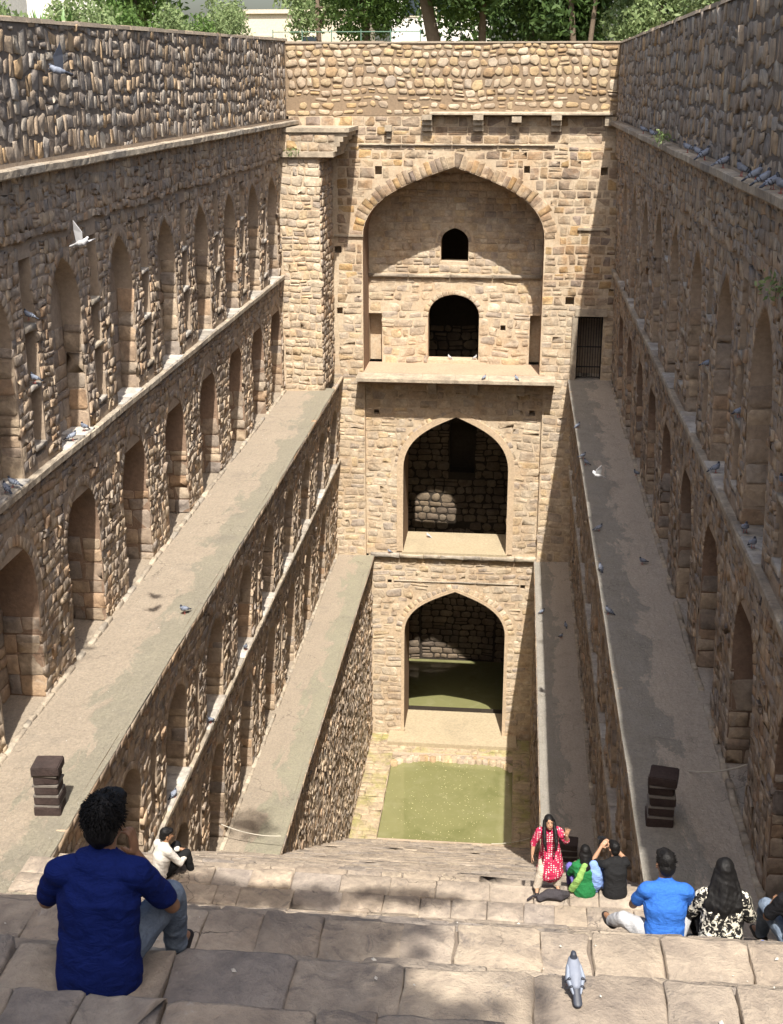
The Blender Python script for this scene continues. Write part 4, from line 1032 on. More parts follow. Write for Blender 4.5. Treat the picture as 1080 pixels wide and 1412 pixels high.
class Body(MB):
    def limb(self, pts, rad, flat=None, n=12):
        """rounded tube; flat=(axis, k) scales the section along axis by k"""
        P = [Vector(p) for p in pts]; r = list(rad) if hasattr(rad, '__len__') else [rad]*len(P)
        Q, Rr = [], []
        d0 = (P[0]-P[1]).normalized(); d1 = (P[-1]-P[-2]).normalized()
        for a in (75, 45, 20): Q.append(P[0] + d0*r[0]*math.sin(R(a))*.9); Rr.append(r[0]*math.cos(R(a)))
        Q += P; Rr += r
        for a in (20, 45, 75): Q.append(P[-1] + d1*r[-1]*math.sin(R(a))*.9); Rr.append(r[-1]*math.cos(R(a)))
        b = len(self.v); self.tube(Q, Rr, n)
        if flat:
            ax, k = Vector(flat[0]).normalized(), flat[1]; idx = 0
            for i, q in enumerate(Q):
                for j in range(n):
                    v = Vector(self.v[b+idx]) - q; v = v + ax*(v.dot(ax)*(k-1)); self.v[b+idx] = tuple(q + v); idx += 1
    def ell(self, c, r, m=None, n=12, k=8):
        b = len(self.v); c = Vector(c)
        for i in range(1, k):
            th = math.pi*i/k
            for j in range(n):
                ph = 2*math.pi*j/n; p = Vector((r[0]*math.sin(th)*math.cos(ph), r[1]*math.sin(th)*math.sin(ph), r[2]*math.cos(th)))
                if m is not None: p = m @ p
                self.v.append(tuple(c + p))
        t = Vector((0, 0, r[2])); t = m @ t if m is not None else t
        self.v += [tuple(c + t), tuple(c - t)]; T, B = len(self.v)-2, len(self.v)-1
        for i in range(k-2):
            for j in range(n): j2 = (j+1) % n; self.f.append((b+i*n+j, b+(i+1)*n+j, b+(i+1)*n+j2, b+i*n+j2))
        for j in range(n): j2 = (j+1) % n; self.f.append((T, b+j, b+j2)); self.f.append((B, b+(k-2)*n+j2, b+(k-2)*n+j))
    def hand(self, w, d, nrm, curl=.5, side=1, s=1.0, spread=.0):
        w, d, nrm = Vector(w), Vector(d).normalized(), Vector(nrm); nrm = (nrm - d*nrm.dot(d)).normalized(); sd = d.cross(nrm)*side
        m = Matrix((sd, d, nrm)).transposed(); self.ell(w + d*.05*s, (.042*s, .058*s, .019*s), m)
        for i, L in enumerate((.068, .078, .072, .056)):
            p = w + d*.088*s + sd*(i-1.5)*.021*s*-1; a = 0; pts = [p - d*.02*s]; q = p; dd = (d + sd*(1.5-i)*spread).normalized()
            for k in range(3):
                e = dd*math.cos(a) + nrm*math.sin(a); pts.append(q.copy()); q = q + e*L*s*(.45, .32, .23)[k]; a += curl
            pts.append(q); self.limb(pts, [.0098*s, .0098*s, .009*s, .0085*s, .0075*s], n=8)
        p = w + d*.025*s + sd*.03*s; self.limb([p, p + (d*.5 + sd*.75 + nrm*.25)*.038*s, p + (d*1.0 + sd*.95 + nrm*.4)*.06*s], [.0125*s, .0105*s, .0085*s], n=8)
    def blob(self, name, mat, parent, voxel=.012, smooth=3, wr=0.0, wscale=7.0, seed=0.0, shade=True):
        me = bpy.data.meshes.new('tmp'); me.from_pydata(self.v, [], self.f); o = bpy.data.objects.new('tmp', me); C.objects.link(o)
        md = o.modifiers.new('r', 'REMESH'); md.mode = 'VOXEL'; md.voxel_size = voxel
        if smooth: sm_ = o.modifiers.new('s', 'SMOOTH'); sm_.iterations = smooth; sm_.factor = .5
        dg = bpy.context.evaluated_depsgraph_get(); r = bpy.data.meshes.new_from_object(o.evaluated_get(dg)); bpy.data.objects.remove(o); bpy.data.meshes.remove(me)
        r.name = name; n = len(r.vertices); co = np.empty(n*3, np.float32); r.vertices.foreach_get('co', co); co = co.reshape(-1, 3)
        if wr:
            no = np.empty(n*3, np.float32); r.vertices.foreach_get('normal', no); no = no.reshape(-1, 3); h = np.empty(n, np.float32)
            for i in range(n):
                x, y, z = co[i]; q = mnoise.noise(Vector((x*wscale*.6+seed, y*wscale*.6, z*wscale*1.5 + .8*x*wscale)))
                h[i] = 1 - 2.2*abs(q) + .5*mnoise.noise(Vector((x*wscale*2.3, y*wscale*2.3+seed, z*wscale*3.1)))
            co += no*(h*wr)[:, None]; r.vertices.foreach_set('co', co.ravel())
        r.polygons.foreach_set('use_smooth', np.ones(len(r.polygons), bool)); r.update(); r.materials.clear()
        return mobj(name, r, mat, parent)

def frame_m(fwd, up=(0, 0, 1)):
    f = Vector(fwd).normalized(); r = f.cross(Vector(up)).normalized(); u = r.cross(f); return Matrix((r, f, u)).transposed()

def add_head(b, c, fwd, up=(0, 0, 1), s=1.0):
    m = frame_m(fwd, up); c = Vector(c); P = lambda x, y, z: c + m @ Vector((x*s, y*s, z*s))
    b.ell(P(0, -.012, .03), (.075*s, .095*s, .088*s), m); b.ell(P(0, .022, -.04), (.060*s, .072*s, .078*s), m); b.ell(P(0, .05, -.095), (.03*s, .03*s, .022*s), m)
    b.limb([P(0, .088, .012), P(0, .105, -.03)], [.009*s, .016*s], n=8); b.ell(P(0, .088, -.068), (.024*s, .012*s, .008*s), m)
    for k in (-1, 1): b.ell(P(k*.078, -.01, -.01), (.011*s, .02*s, .032*s), m); b.ell(P(k*.032, .07, -.012), (.02*s, .014*s, .012*s), m)
    return m, P

def add_eyes(P, s, parent, m):
    for k in (-1, 1):
        e = Body(); e.ell(P(k*.031, .0835, .0), (.013*s, .006*s, .0065*s), m, 10, 6); e.blob('eye', M['eye'], parent, .003, 0)
        e = Body(); e.limb([P(k*.016, .09, .022), P(k*.05, .082, .022)], .004*s, n=6); e.blob('eyebrow', M['hair'], parent, .003, 0)
    e = Body(); e.limb([P(-.022, .092, -.062), P(0, .099, -.066), P(.022, .092, -.062)], .006*s, n=6); e.blob('mouth', M['lip'], parent, .003, 0)
M['eye'] = Nodes('dark_eye').done((.015, .01, .008), .2, .5); M['lip'] = Nodes('lip').done((.3, .09, .07), .5, .3)

def put(u, Y, z=None):
    z = tread_at(Y) + .015 if z is None else z; lo, hi = -12., 8.
    for _ in range(40):
        X = (lo+hi)/2
        if px((X, Y, z))[0] < u: lo = X
        else: hi = X
    return (X, Y, z)

def person(label, loc, rz, J, skin, shirt, legs, voxel=.013, sleeve=.75, shirt_wr=.006, group=None, hair=None, face=False, shoe=None, long_shirt=0.0, scale=1.0, torso=(.165, .155, .175)):
    root = thing('person', label, 'person', loc, rz, group); root.scale = (scale,)*3
    g = lambda k: Vector(J[k]); up_t = (g('neck') - g('pelvis')).normalized(); sh = (g('shR') - g('shL')).normalized(); back = up_t.cross(sh).normalized()
    flat = (back, .68)
    def torso_l(b, e, lo=0.0):
        pl = g('pelvis') - up_t*lo
        b.limb([pl, g('pelvis').lerp(g('chest'), .5), g('chest'), g('chest').lerp(g('neck'), .55)], [torso[0]+e, torso[1]+e, torso[2]+e, torso[2]*.82+e], flat, 16)
        b.limb([g('shL') + sh*.02, g('neck') - up_t*.045, g('shR') - sh*.02], [.056+e, .064+e, .056+e], n=12)
    b = Body(); torso_l(b, -.004); b.limb([g('neck') - up_t*.06, g('neck').lerp(g('head'), .65)], [.062, .056])
    m, P = add_head(b, g('head'), J['look'], J.get('up', (0, 0, 1)))
    for s_ in 'LR':
        b.limb([g('sh'+s_), g('sh'+s_).lerp(g('el'+s_), .5), g('el'+s_)], [.052, .047, .040]); b.limb([g('el'+s_), g('el'+s_).lerp(g('wr'+s_), .4), g('wr'+s_)], [.040, .038, .027])
        hd = J.get('hand'+s_, None)
        if hd: b.hand(g('wr'+s_), hd[0], hd[1], hd[2], 1 if s_ == 'R' else -1, 1.0, hd[3] if len(hd) > 3 else 0)
        b.limb([g('hip'+s_), g('hip'+s_).lerp(g('kn'+s_), .5), g('kn'+s_)], [.082, .072, .056]); b.limb([g('kn'+s_), g('kn'+s_).lerp(g('an'+s_), .35), g('an'+s_)], [.054, .052, .036])
        f = (g('toe'+s_) - g('an'+s_)); b.limb([g('an'+s_) - f*.15, g('toe'+s_)], [.036, .028])
    b.blob('body', skin, root, voxel*.75, 2)
    # clothing
    s = Body(); torso_l(s, .02, long_shirt)
    for q in 'LR':
        e = g('sh'+q).lerp(g('el'+q), min(1, sleeve)); pts = [g('sh'+q) , g('sh'+q).lerp(e, .55), e]; rr = [.064, .062, .062]
        if sleeve > 1: pts.append(g('el'+q).lerp(g('wr'+q), sleeve - 1)); rr = [.07, .064, .058, .048]
        s.limb(pts, rr)
    s.limb([g('neck') - up_t*.05, g('neck') + up_t*.012 + (g('head')-g('neck'))*.12], [.075, .068])
    so_ = s.blob('shirt' if not J.get('kurta') else 'kurta', shirt, root, voxel, 3, shirt_wr, seed=loc[0]*3)
    if not J.get('kurta'):
        t = Body(); t.limb([g('pelvis') + Vector((0, 0, .03)), g('pelvis') - Vector((0, 0, .015))], [.15, .155], flat, 14)
        for q in 'LR': t.limb([g('hip'+q), g('hip'+q).lerp(g('kn'+q), .5), g('kn'+q)], [.10, .09, .073]); t.limb([g('kn'+q), g('kn'+q).lerp(g('an'+q), .4), g('an'+q)], [.072, .07, .056])
        t.blob('trousers', legs, root, voxel, 3, .006, seed=7)
    for q in 'LR':
        f = (g('toe'+q) - g('an'+q)); h = Body(); a = g('an'+q) - Vector((0, 0, .035)); h.limb([a - f*.25, a + f*.5, g('toe'+q) + f*.1], [.046, .047, .036], ((0, 0, 1), .8)); h.blob('shoe', shoe or M['shoe'], root, voxel*.8, 2)
    if hair: hair(root, m, P, J)
    if face: add_eyes(P, 1, root, m)
    return root
M['shoe'] = Nodes('dark_shoe').done((.02, .018, .018), .6, .3)

def short_hair(tufts=0, voxel=.01, k_=1.0):
    def f(root, m, P_, J):
        P = lambda x, y, z: P_(x*k_, y*k_, z*k_)
        h = Body(); sc = lambda *q: tuple(e*k_ for e in q); h.ell(P(0, -.028, .048), sc(.083, .098, .092), m); h.ell(P(0, -.06, -.01), sc(.074, .062, .085), m); h.ell(P(0, .05, .085), sc(.062, .045, .04), m)
        hair_o = h.blob('hair', M['hair'], root, voxel, 2, .006, 22)
        if tufts:
            t = MB()
            for k in range(tufts):
                d = Vector((random.gauss(0, 1), random.gauss(-.25, 1), random.gauss(.35, .8))).normalized()
                if d.y > .35 and d.z < .35 or d.z < -.55: continue
                p0 = Vector(P(d.x*.08, -.03 + d.y*.095, .04 + d.z*.092)); dr = (m @ (d + Vector((random.gauss(0, .5), random.gauss(0, .5), random.gauss(0, .5))))).normalized()
                L = random.uniform(.012, .03); t.tube([p0 - dr*.006, p0 + dr*L*.6, p0 + dr*L + Vector((0, 0, -.006))], [.0034, .0028, .0008], 4, False)
            t.build('hair_tufts', M['hair'], hair_o)
    return f
def long_hair(length, front=False, voxel=.012, wd=.085):
    def f(root, m, P, J):
        h = Body(); h.ell(P(0, -.025, .045), (.085, .1, .095), m); h.ell(P(0, -.06, -.03), (.08, .06, .1), m)
        a = Vector(P(0, -.075, -.02)); nk = Vector(J['neck']); pv = Vector(J['pelvis']); bk = (m @ Vector((0, -1, 0)))
        if front:
            for k in (-1, 1): h.limb([P(k*.078, -.01, .03), P(k*.088, .0, -.07), P(k*.1, .05, -.2), P(k*.1, .09, -.34), P(k*.085, .11, -.46)], [.03, .034, .036, .03, .014])
            h.limb([a, nk + bk*.1, nk.lerp(pv, .4) + bk*.15], [.07, .075, .03])
        else:
            for i in range(22):
                x = (i/21)*2 - 1 + random.uniform(-.05, .05); sd_ = m @ Vector((1, 0, 0)); e = nk.lerp(pv, length*random.uniform(.75, 1.1)); wv_ = random.uniform(-.02, .02)
                h.limb([P(.074*x, -.045 - .045*(1-x*x), .06 - .03*abs(x)), P(.085*x, -.06 - .04*(1-x*x), -.03), nk + sd_*(x*wd*.85 + wv_) + bk*(.105 - .05*abs(x)) + Vector((0, 0, .03)), nk.lerp(e, .55) + sd_*(x*wd - wv_) + bk*(.14 - .05*abs(x)), e + sd_*(x*wd*.8 + wv_) + bk*(.14 - .05*abs(x))], [.02, .023, .022, .02, .006], n=8)
        h.blob('hair', M['hair'], root, voxel*.75, 2, .004, 12)
    return f

SIT = dict(pelvis=(0, 0, .11), chest=(0, .05, .38), neck=(0, .11, .56), head=(0, .16, .735), look=(0, 1, -.25), shL=(-.18, .08, .52), shR=(.18, .08, .52),
           elL=(-.28, .17, .29), elR=(.28, .17, .29), wrL=(-.12, .38, .30), wrR=(.12, .38, .30), handL=((.6, .7, -.2), (0, 0, -1), .35), handR=((-.6, .7, -.2), (0, 0, -1), .35),
           hipL=(-.09, .02, .1), hipR=(.09, .02, .1), knL=(-.18, .42, .22), knR=(.18, .42, .22), anL=(-.15, .52, -.17), anR=(.15, .52, -.17), toeL=(-.16, .68, -.22), toeR=(.16, .68, -.22))
# man in the royal blue shirt, chin on his hand
J = dict(SIT); J.update(head=(.03, .20, .735), neck=(.01, .13, .57), chest=(0, .06, .40), look=(.25, 1, -.12), shL=(-.195, .09, .515), shR=(.195, .09, .52), elL=(-.30, .18, .28), elR=(.31, .24, .23),
    wrL=(-.06, .40, .38), wrR=(.135, .27, .505), handR=((-.12, .05, 1), (-.8, .1, -.2), .8), handL=((.7, .6, 0), (0, 0, -1), .4), knL=(-.22, .38, .19), knR=(.27, .38, .2), anL=(-.24, .47, -.18), anR=(.26, .46, -.18), toeL=(-.25, .63, -.235), toeR=(.28, .62, -.235))
M['blue'] = fabric('royal_blue_cotton', (.007, .018, .13), (.005, .013, .09)); M['denim'] = fabric('washed_denim', (.10, .13, .18), (.16, .2, .26), 'denim')
person('seated person in royal blue shirt and faded jeans resting chin on hand', put(140, 4.95), .05, J, M['skin'], M['blue'], M['denim'], .009, .72, .008, None, short_hair(1700, .008, 1.15), shoe=M['shoe'], long_shirt=.085, torso=(.19, .172, .18))
# man in the off-white shirt, half turned
J = dict(SIT); J.update(look=(.35, 1, -.2), elL=(-.24, .24, .32), elR=(.27, .22, .30), wrL=(-.02, .44, .33), wrR=(.14, .44, .32), knL=(-.15, .42, .36), knR=(.16, .42, .36), anL=(-.14, .5, -.03), anR=(.14, .5, -.03), toeL=(-.14, .66, -.06), toeR=(.14, .66, -.06))
person('seated person in off white long sleeved shirt and black trousers by the rubble wall', put(222, 17.6), -.75, J, M['skin'], fabric('off_white_cotton', (.62, .58, .52)), fabric('black_cotton', (.012, .012, .013)), .014, 1.75, .008, None, short_hair(0, .012))
# man in the bright blue tee
J = dict(SIT); J.update(head=(-.01, .17, .74), look=(-.2, 1, -.2), knL=(-.34, .2, .12), anL=(-.42, .34, .0), toeL=(-.46, .46, -.03), knR=(.26, .34, .2), elR=(.27, .2, .28), elL=(-.26, .2, .28), wrL=(-.2, .42, .2), wrR=(.16, .40, .25))
person('seated person in bright blue T shirt and grey trousers beside long haired companion', put(915, 9.7), .05, J, M['skin'], fabric('bright_blue_jersey', (.035, .14, .50)), fabric('light_grey_twill', (.42, .42, .43)), .011, .62, .006, None, short_hair(160, .01), long_shirt=.05)
# woman with long black hair
J = dict(SIT); J.update(head=(0, .15, .70), neck=(0, .10, .535), shL=(-.165, .07, .495), shR=(.165, .07, .495), elL=(-.26, .13, .27), elR=(.26, .13, .27))
person('seated person with long black hair in black and cream patterned top', put(992, 9.7), -.05, J, M['skin2'], fabric('patterned_black_cotton', (.014, .013, .013), None, 'leaf'), fabric('dark_cotton', (.02, .02, .022)), .011, 1.6, .008, None, long_hair(.5, wd=.145), long_shirt=.07, torso=(.18, .16, .165))
# half hidden person at the edge
person('crouching person in black clothes beside the plastic bottle', put(1106, 9.7), .2, dict(SIT), M['skin'], fabric('black_jersey', (.012, .012, .014)), M['denim'], .014, .8, .006, None, short_hair())
# girl in the pink kurta waving
J = dict(pelvis=(0, 0, .80), chest=(.03, .03, 1.06), neck=(.05, .05, 1.235), head=(.06, .085, 1.395), look=(-.05, 1, .35), shL=(-.12, .03, 1.195), shR=(.21, .03, 1.19), elL=(-.25, .16, 1.06), wrL=(-.22, .26, 1.25), elR=(.30, .0, .95), wrR=(.33, .08, .76),
         handL=((-.1, .1, 1), (.1, 1, .1), .12, .18), handR=((.1, .1, -1), (-1, 0, 0), .3), hipL=(-.085, 0, .78), hipR=(.085, 0, .78), knL=(-.13, .05, .43), knR=(.16, .08, .43), anL=(-.14, .0, .09), anR=(.22, .06, .09), toeL=(-.15, .15, .04), toeR=(.24, .2, .04), kurta=True)
pink = fabric('pink_printed_cotton', (.46, .03, .085), (.40, .025, .07), 'dots'); cream = fabric('cream_cotton', (.6, .52, .42))
girl = person('standing person in pink printed kurta waving one raised hand', put(757, 17.9), math.pi + .12, J, M['skin2'], pink, cream, .011, 1.2, .005, None, long_hair(.5, True, .011), face=True, torso=(.135, .12, .135), scale=.93)
k = Body(); k.limb([(.02, .01, 1.0), (.01, .0, .82), (0, .01, .6), (0, .02, .38)], [.145, .175, .21, .235], ((0, 1, 0), .72), 18); k.blob('kurta_skirt', pink, girl, .012, 3, .01, 5)
k = Body()
for q in 'LR': k.limb([J['hip'+q], J['kn'+q], J['an'+q]], [.09, .08, .068])
k.blob('trousers', cream, girl, .013, 3, .006)
# photographer in black
J = dict(SIT); J.update(head=(-.02, .17, .76), neck=(0, .11, .585), chest=(0, .05, .4), look=(-.35, 1, -.05), elL=(-.31, .33, .42), wrL=(-.17, .40, .63), elR=(.22, .34, .44), wrR=(.02, .44, .64), handL=((.5, .1, .6), (.5, .5, 0), .6), handR=((-.6, .1, .5), (-.5, .5, 0), .6), knL=(-.2, .42, .3), knR=(.2, .42, .3))
ph_loc = put(848, 17.85)
person('seated person in black T shirt holding a camera to the face', ph_loc, .18, J, M['skin2'], fabric('black_tee', (.016, .016, .017)), fabric('blue_cotton', (.12, .18, .4)), .012, .7, .006, None, short_hair(0, .011), long_shirt=.06, torso=(.18, .165, .18))
cam_t = thing('camera', 'small black camera held up by the seated person in black', 'camera', (ph_loc[0] - .22, ph_loc[1] + .46, ph_loc[2] + .70), .4); blk = Nodes('black_plastic').done((.012, .012, .013), .4, .4)
m = MB(); m.box(-.07, .07, -.03, .03, -.045, .045); m.box(-.025, .03, -.028, .025, .046, .066); m.build('camera_body', blk, cam_t); m = MB(); m.tube([(0, .028, 0), (0, .10, 0)], [.036, .034], 14); m.build('lens', blk, cam_t, True)
# woman in green and blue beside him
J = dict(SIT); J.update(head=(0, .15, .66), neck=(0, .10, .50), shL=(-.15, .07, .46), shR=(.15, .07, .46), elL=(-.22, .16, .26), elR=(.22, .16, .26), knL=(-.2, .36, .25), knR=(.16, .36, .25))
lady = person('seated person wrapped in green and blue shawl beside the camera holder', put(806, 17.85), .1, J, M['skin2'], fabric('green_silk', (.02, .16, .05)), fabric('violet_cotton', (.16, .13, .42)), .013, 1.6, .009, None, long_hair(.3), long_shirt=.06)
k = Body(); k.limb([(.12, .02, .52), (.17, -.02, .36), (.18, .0, .18), (.15, .05, .05)], [.07, .10, .11, .10], ((0, 1, 0), .7)); k.blob('shawl', fabric('pale_blue_cotton', (.22, .34, .66)), lady, .013, 3, .01, 6)
k = Body(); k.limb([(-.02, -.02, .52), (-.12, -.08, .3), (-.2, -.02, .08)], [.05, .06, .07], ((0, 1, 0), .6)); k.blob('sash', fabric('light_green_silk', (.25, .42, .12)), lady, .013, 3, .008, 6)

# ------------------------------------------------------------------ pigeons
def pigeon_mat():
    N = Nodes('pigeon_plumage'); tc = N.n('ShaderNodeTexCoord').outputs['Object']; c = N.mix(N.noise(tc, 25, 4), (.15, .17, .22), (.22, .24, .29)); N.bump(N.noise(tc, 90, 3), .3, .004); return N.done(c, .6, .3)
M['pg'] = pigeon_mat(); M['pg_dark'] = Nodes('dark_plumage').done((.035, .04, .055), .5, .4); M['pg_white'] = Nodes('pale_plumage').done((.42, .42, .43), .7, .2); M['pg_foot'] = Nodes('pink_foot').done((.35, .10, .08), .6, .2); M['pg_wing'] = Nodes('grey_wing').done((.23, .26, .32), .6, .3)
def pigeon_meshes():
    out = {}
    def grab(b, nm, mat, vox=.006, sm=3):
        o = b.blob(nm, None, None, vox, sm); me = o.data; bpy.data.objects.remove(o); me.materials.append(mat); out[nm] = me
    b = Body(); b.limb([(0, -.10, .13), (0, -.03, .135), (0, .05, .15), (0, .095, .19)], [.034, .062, .064, .042], n=14); grab(b, 'body', M['pg'])
    b = Body(); b.limb([(0, .075, .17), (0, .098, .205), (0, .104, .23)], [.045, .033, .026], n=12); b.ell((0, .112, .24), (.023, .03, .024)); grab(b, 'head', M['pg_dark'], .005)
    b = Body(); b.limb([(0, .134, .238), (0, .152, .23)], [.006, .003], n=8); grab(b, 'beak', M['shoe'], .003, 0)
    b = Body(); b.limb([(0, -.10, .13), (0, -.22, .085)], [.03, .036], ((0, .3, 1), .25)); grab(b, 'tail', M['pg_dark'], .005)
    for s_, nm in ((-1, 'wing_l'), (1, 'wing_r')):
        b = Body(); b.limb([(s_*.045, .045, .155), (s_*.058, -.04, .14), (s_*.03, -.15, .115)], [.038, .046, .018], ((1, 0, 0), .45)); grab(b, nm, M['pg_wing'], .005)
        b = Body(); b.limb([(s_*.05, -.065, .178), (s_*.074, -.05, .115)], [.013, .012], n=8); b.limb([(s_*.04, -.115, .15), (s_*.06, -.1, .1)], [.012, .011], n=8); grab(b, 'bar' + nm[-2:], M['pg_dark'], .004, 1)
        b = Body(); b.limb([(s_*.025, 0, .09), (s_*.028, .005, .0)], [.007, .006], n=8); b.limb([(s_*.028, -.02, .004), (s_*.03, .04, .004)], .005, n=6); b.limb([(s_*.028, .005, .004), (s_*.05, .03, .004)], .0045, n=6); grab(b, 'leg' + nm[-2:], M['pg_foot'], .004, 0)
    return out
PG = pigeon_meshes(); PGN = {'wing_l': 'wing', 'wing_r': 'wing', 'bar_l': 'wing_bar', 'bar_r': 'wing_bar', 'leg_l': 'leg', 'leg_r': 'leg'}
def pigeon(loc, rz, label, group, pale=False, s=1.0, pitch=None):
    pitch = random.uniform(.1, .4) if pitch is None else pitch
    root = thing('pigeon', label, 'pigeon', loc, rz, group); root.scale = (s*.85, s*.85, s*.85*random.uniform(.93, 1.04)); wings = {}
    for k, me in PG.items():
        if k.startswith('bar'): continue
        o = bpy.data.objects.new(PGN.get(k, k), me); link(o, root)
        if not k.startswith('leg'): o.rotation_euler = (pitch, 0, 0); pv_ = Vector((0, 0, .11)); o.location = pv_ - Matrix.Rotation(pitch, 3, 'X') @ pv_
        if k.startswith('wing'): wings[k[-1]] = o
        if pale and not k.startswith('leg'): o.material_slots[0].link = 'OBJECT'; o.material_slots[0].material = M['pg_white']
    for k in 'lr': o = bpy.data.objects.new('wing_bar', PG['bar_' + k]); link(o, wings[k])
def on_z(u, v, z): r = ray(u, v); return tuple(r*(z/r[2]))
def on_x(u, v, x): r = ray(u, v); return tuple(r*(x/r[0]))
def on_y(u, v, y): r = ray(u, v); return tuple(r*(y/r[1]))
p = put(791, 5.08); pigeon(p, .12, 'grey pigeon standing alone on the broad shaded step', None, s=.74, pitch=.3)
G = 'pigeons along the shaded cornice'
for u, v in ((886, 193), (898, 200), (947, 212), (961, 219), (970, 222), (995, 238), (1021, 243), (1040, 248), (1052, 252), (1063, 257), (1076, 262)):
    q = on_x(u, v, 3.8); pigeon((3.82, q[1], -1.555), random.choice((-1, 1))*1.5 + random.uniform(-.5, .5), 'dark pigeon on the shaded cornice between its green plant and the pavilion' if u < 920 else 'dark pigeon in the long row on the shaded cornice', G if u > 920 else 'pigeons on the cornice near the pavilion', s=1.15)
G = 'pigeons on the upper shaded terrace'
for u, v in ((797, 590), (804, 632), (808, 641), (826, 732), (886, 778), (828, 787), (839, 847), (877, 656)):
    pigeon(on_z(u, v, ZU + .01), random.uniform(0, 6.28), 'pigeon standing on the upper shaded terrace', G)
G = 'pigeons on the lower shaded terrace'
for u, v in ((748, 846), (780, 865), (774, 880)): pigeon(on_z(u, v, ZL + .01), random.uniform(0, 6.28), 'pigeon standing on the lower shaded terrace', G)
pigeon(on_z(254, 846, ZU + .015), 2.6, 'lone pigeon at the edge of the sunlit upper terrace', None, s=1.2)
G = 'pigeons on the sills of the sunlit niche wall'
for o, dy in ((upsL[1], .3), (upsL[1], -.2), (upsL[2], .35), (upsL[2], 0), (upsL[3], .5), (upsL[3], -.3), (upsL[0], .4)): pigeon((-9.78, o.c + dy, -7.605), random.uniform(0, 6.28), 'pigeon on a limed sill of the sunlit niche wall', G)
for o, zz in ((slotsL[1], -5.9), (slotsL[2], -5.9), (slotsL[2], -4.6), (slotsL[1], -7.12)): pigeon((-9.8, o.c, zz + .02), random.uniform(0, 3), 'pigeon on a bird shelf of the sunlit niche wall', 'pigeons on the shelves of the sunlit niche wall')
G = 'pigeons on the sills of the shaded niche wall'
for o, dy in ((upsR[1], -.5), (upsR[1], .3), (upsR[2], -.3), (upsR[2], .5), (upsR[3], .0)): pigeon((float(xr_up(np.array(-7.6))) - .02, o.c + dy, -7.605), random.uniform(0, 6.28), 'pigeon on a limed sill of the shaded niche wall', G)
for o in slotsR[1:4]: pigeon((float(xr_up(np.array(-6))), o.c, -5.88), random.uniform(0, 6.28), 'pigeon on a bird shelf of the shaded niche wall', 'pigeons on the shelves of the shaded niche wall')
for u, v, pl in ((620, 497, 1), (655, 497, 1)): q = on_y(u, v, YF + 2.35); pigeon((q[0], YF + 2.4, -12.3), random.uniform(0, 6), 'white pigeon on the sill of the dark upper window', 'white pigeons on the window sill', True)
for u, v in ((668, 526), (712, 526)): q = on_y(u, v, YF - .7); pigeon((q[0], YF - .7, -12.52), random.uniform(0, 6), 'pigeon on the stone eave under the great arch', 'pigeons on the eave')
pigeon((-3.9, YF + 2.2, -21.1), 1.2, 'white pigeon on the floor of the middle arch', None, True); pigeon((-5.6, YF + .1, -21.2), 2, 'grey pigeon on the string course below the middle arch', None)
for y in (30.2, 34.9, 26.4): pigeon((float(xl_in(np.array(-16.5))) + .03, y, -16.52), random.uniform(0, 6), 'pigeon on a sill of the sunlit terrace wall', 'pigeons on the sunlit terrace wall')
# flying birds
def flyer(loc, rz, label, mat, flap=.5, roll=0, s=1.0, pale=False):
    root = thing('flying_pigeon', label, 'pigeon', loc); root.rotation_euler = (.15, roll, rz); root.scale = (s,)*3
    for k in ('body', 'head', 'beak', 'tail'):
        o = bpy.data.objects.new(k, PG[k]); o.location = (0, 0, -.14); link(o, root)
        if pale: o.material_slots[0].link = 'OBJECT'; o.material_slots[0].material = mat
    for sd in (-1, 1):
        pts = [(sd*.03, .06, 0), (sd*.14, .10, .14*flap), (sd*.33, .0, .3*flap), (sd*.2, -.06, .18*flap), (sd*.04, -.08, 0)]; m = MB(); m.v = [tuple(Vector(q) + Vector((0, 0, .006))) for q in pts] + [tuple(Vector(q) - Vector((0, 0, .006))) for q in pts]
        m.f = [(0, 1, 2, 3, 4), (9, 8, 7, 6, 5)] + [(i, i+5, (i+1) % 5 + 5, (i+1) % 5) for i in range(5)]; m.build('wing', mat, root)
r = ray(80, 97); flyer(tuple(r/r[1]*21.5), 2.4, 'dark pigeon in flight before the sunlit parapet', M['pg_dark'], 1.0, .7, 1.0)
r = ray(112, 335); flyer(tuple(r/r[1]*22.5), -2.0, 'pale grey pigeon in flight before the sunlit niche wall', M['pg_white'], .9, -.6, 1.0, True)
r = ray(824, 655); flyer(tuple(r/r[1]*36), 1.9, 'white pigeon taking off above the shaded terrace', M['pg_white'], .7, .5, 1.05, True)

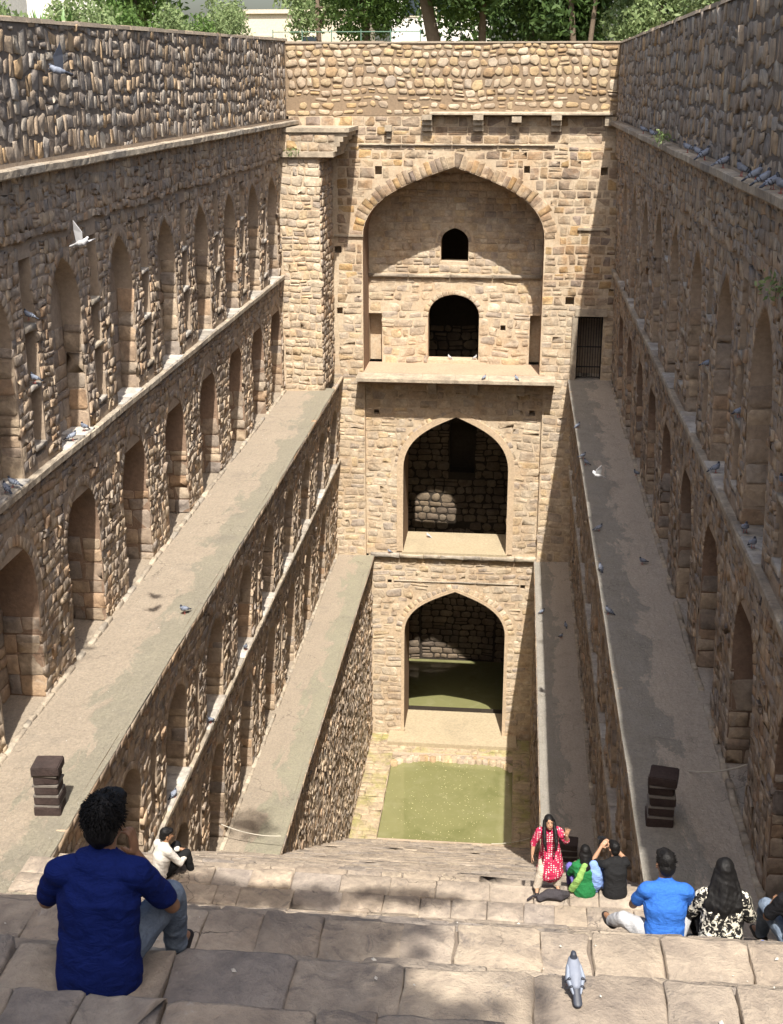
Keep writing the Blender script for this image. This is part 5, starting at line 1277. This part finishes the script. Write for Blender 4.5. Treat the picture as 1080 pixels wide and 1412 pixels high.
# ------------------------------------------------------------------ posts, ropes, litter
M['post'] = stone_mat('dark_red_sandstone', [(.05, .036, .034), (.07, .05, .046), (.04, .032, .032)], .4, fine=18)
M['post_joint'] = mortar_mat('grey_joint', (.2, .18, .16), (.14, .125, .11), .3)
def post(loc, label, n=5, w_=.46, rz=0.0):
    root = thing('stone_post', label, 'post', loc, rz); z = -.03
    for i in range(n):
        ww = w_*(1.08 if i == n-1 else rng.uniform(.9, 1.02)) if i else w_*1.04; h = .205 if i else .23
        bm = bmesh.new(); bmesh.ops.create_cube(bm, size=1); bmesh.ops.scale(bm, vec=(ww, ww*.95, h - .035), verts=bm.verts); bmesh.ops.bevel(bm, geom=bm.edges[:], offset=.018, segments=2, affect='EDGES')
        bmesh.ops.translate(bm, vec=(0, 0, z + h/2), verts=bm.verts); me = bpy.data.meshes.new('block'); bm.to_mesh(me); bm.free(); o = mobj('block', me, M['post'], root); o.rotation_euler = (0, 0, rng.normal(0, .07)); o.location = (rng.normal(0, .012), rng.normal(0, .012), 0)
        if i < n-1: m = MB(); a = w_*.5; m.box(-a, a, -a*.95, a*.95, z + h - .025, z + h + .01); m.build('joint', M['post_joint'], root)
        z += h
post((-8.16, 19.5, ZU), 'stacked dark red stone post on the sunlit terrace', rz=.05); post((2.86, 20.2, ZU), 'stacked dark red stone post on the shaded upper terrace', rz=-.04)
post((2.0, 31.9, ZL), 'short dark stone post on the shaded lower terrace', 3, .5)
N = Nodes('rope'); M['rope'] = N.done((.5, .46, .38), .9, .1)
def rope(a, b_, sag, label, r=.012):
    a, b_ = Vector(a), Vector(b_); root = MB(); pts = [a.lerp(b_, t) - Vector((0, 0, sag*4*t*(1-t))) for t in np.linspace(0, 1, 13)]; root.tube(pts, r, 6)
    tag(root.build('rope', M['rope']), label, 'rope')
rope((-8.1, 31.6, -20.6), (-6.3, 31.4, -20.75), .12, 'pale rope stretched across the sunlit lower terrace'); rope((xr_lo(0) + .05, 46.2, -29.9), (-.3, 46.0, -30.2), .1, 'pale rope at the shaded corner of the pool'); rope((3.6, 22.0, ZU + .02), (4.5, 20.4, ZU + 1.2), .1, 'slack rope from terrace to shaded niche', .014)
q = put(1049, 9.55); bt = thing('plastic_bottle', 'small clear blue plastic bottle standing on the step', 'bottle', q); N = Nodes('clear_plastic'); N.b.inputs['Transmission Weight'].default_value = .6; pl = N.done((.55, .68, .85), .15, .5)
m = MB(); m.tube([(0, 0, 0), (0, 0, .012), (0, 0, .14), (0, 0, .175), (0, 0, .20)], [.028, .032, .032, .014, .013], 14); m.build('bottle_body', pl, bt, True); m = MB(); m.tube([(0, 0, .2), (0, 0, .22)], [.016, .016], 12); m.build('cap', Nodes('blue_cap').done((.05, .15, .6), .4, .4), bt)
q = put(762, 17.6); bag = thing('cloth_bag', 'dark crumpled cloth bag lying at the feet of the waving person', 'bag', q, .3); k = Body(); k.limb([(-.22, 0, .06), (-.05, .03, .09), (.12, -.02, .08), (.24, .02, .05)], [.05, .09, .09, .05]); k.blob('bag_body', fabric('dark_canvas', (.05, .045, .05)), bag, .014, 2, .014, 8); k = Body(); k.limb([(-.2, .02, .08), (-.3, .1, .05), (-.4, .06, .02)], .02); k.blob('strap', fabric('dark_strap', (.04, .035, .04)), bag, .01, 1)
# leaf litter and small rubble on the near steps and terraces
m = MB()
for k in range(260):
    y = rng.uniform(3.6, 9) if k < 120 else rng.uniform(19, 50); x = rng.uniform(-5, 3) if k < 120 else rng.choice((rng.uniform(-9.6, -7.9), rng.uniform(2.7, 4.2))); z = tread_at(y) + .012 if k < 120 else ZU + .02; r_ = rng.uniform(.006, .022); a = rng.uniform(0, 6.28)
    ca, sa = r_*math.cos(a), r_*math.sin(a); b0 = len(m.v); m.v += [(x-ca, y-sa, z), (x+sa*.6, y-ca*.6, z), (x+ca, y+sa, z), (x-sa*.6, y+ca*.6, z), (x, y, z+r_*.7)]; m.f += [(b0, b0+1, b0+4), (b0+1, b0+2, b0+4), (b0+2, b0+3, b0+4), (b0+3, b0, b0+4)]
tag(m.build('grit', Nodes('pale_grit').done((.5, .47, .42), .9, .1)), kind='stuff')
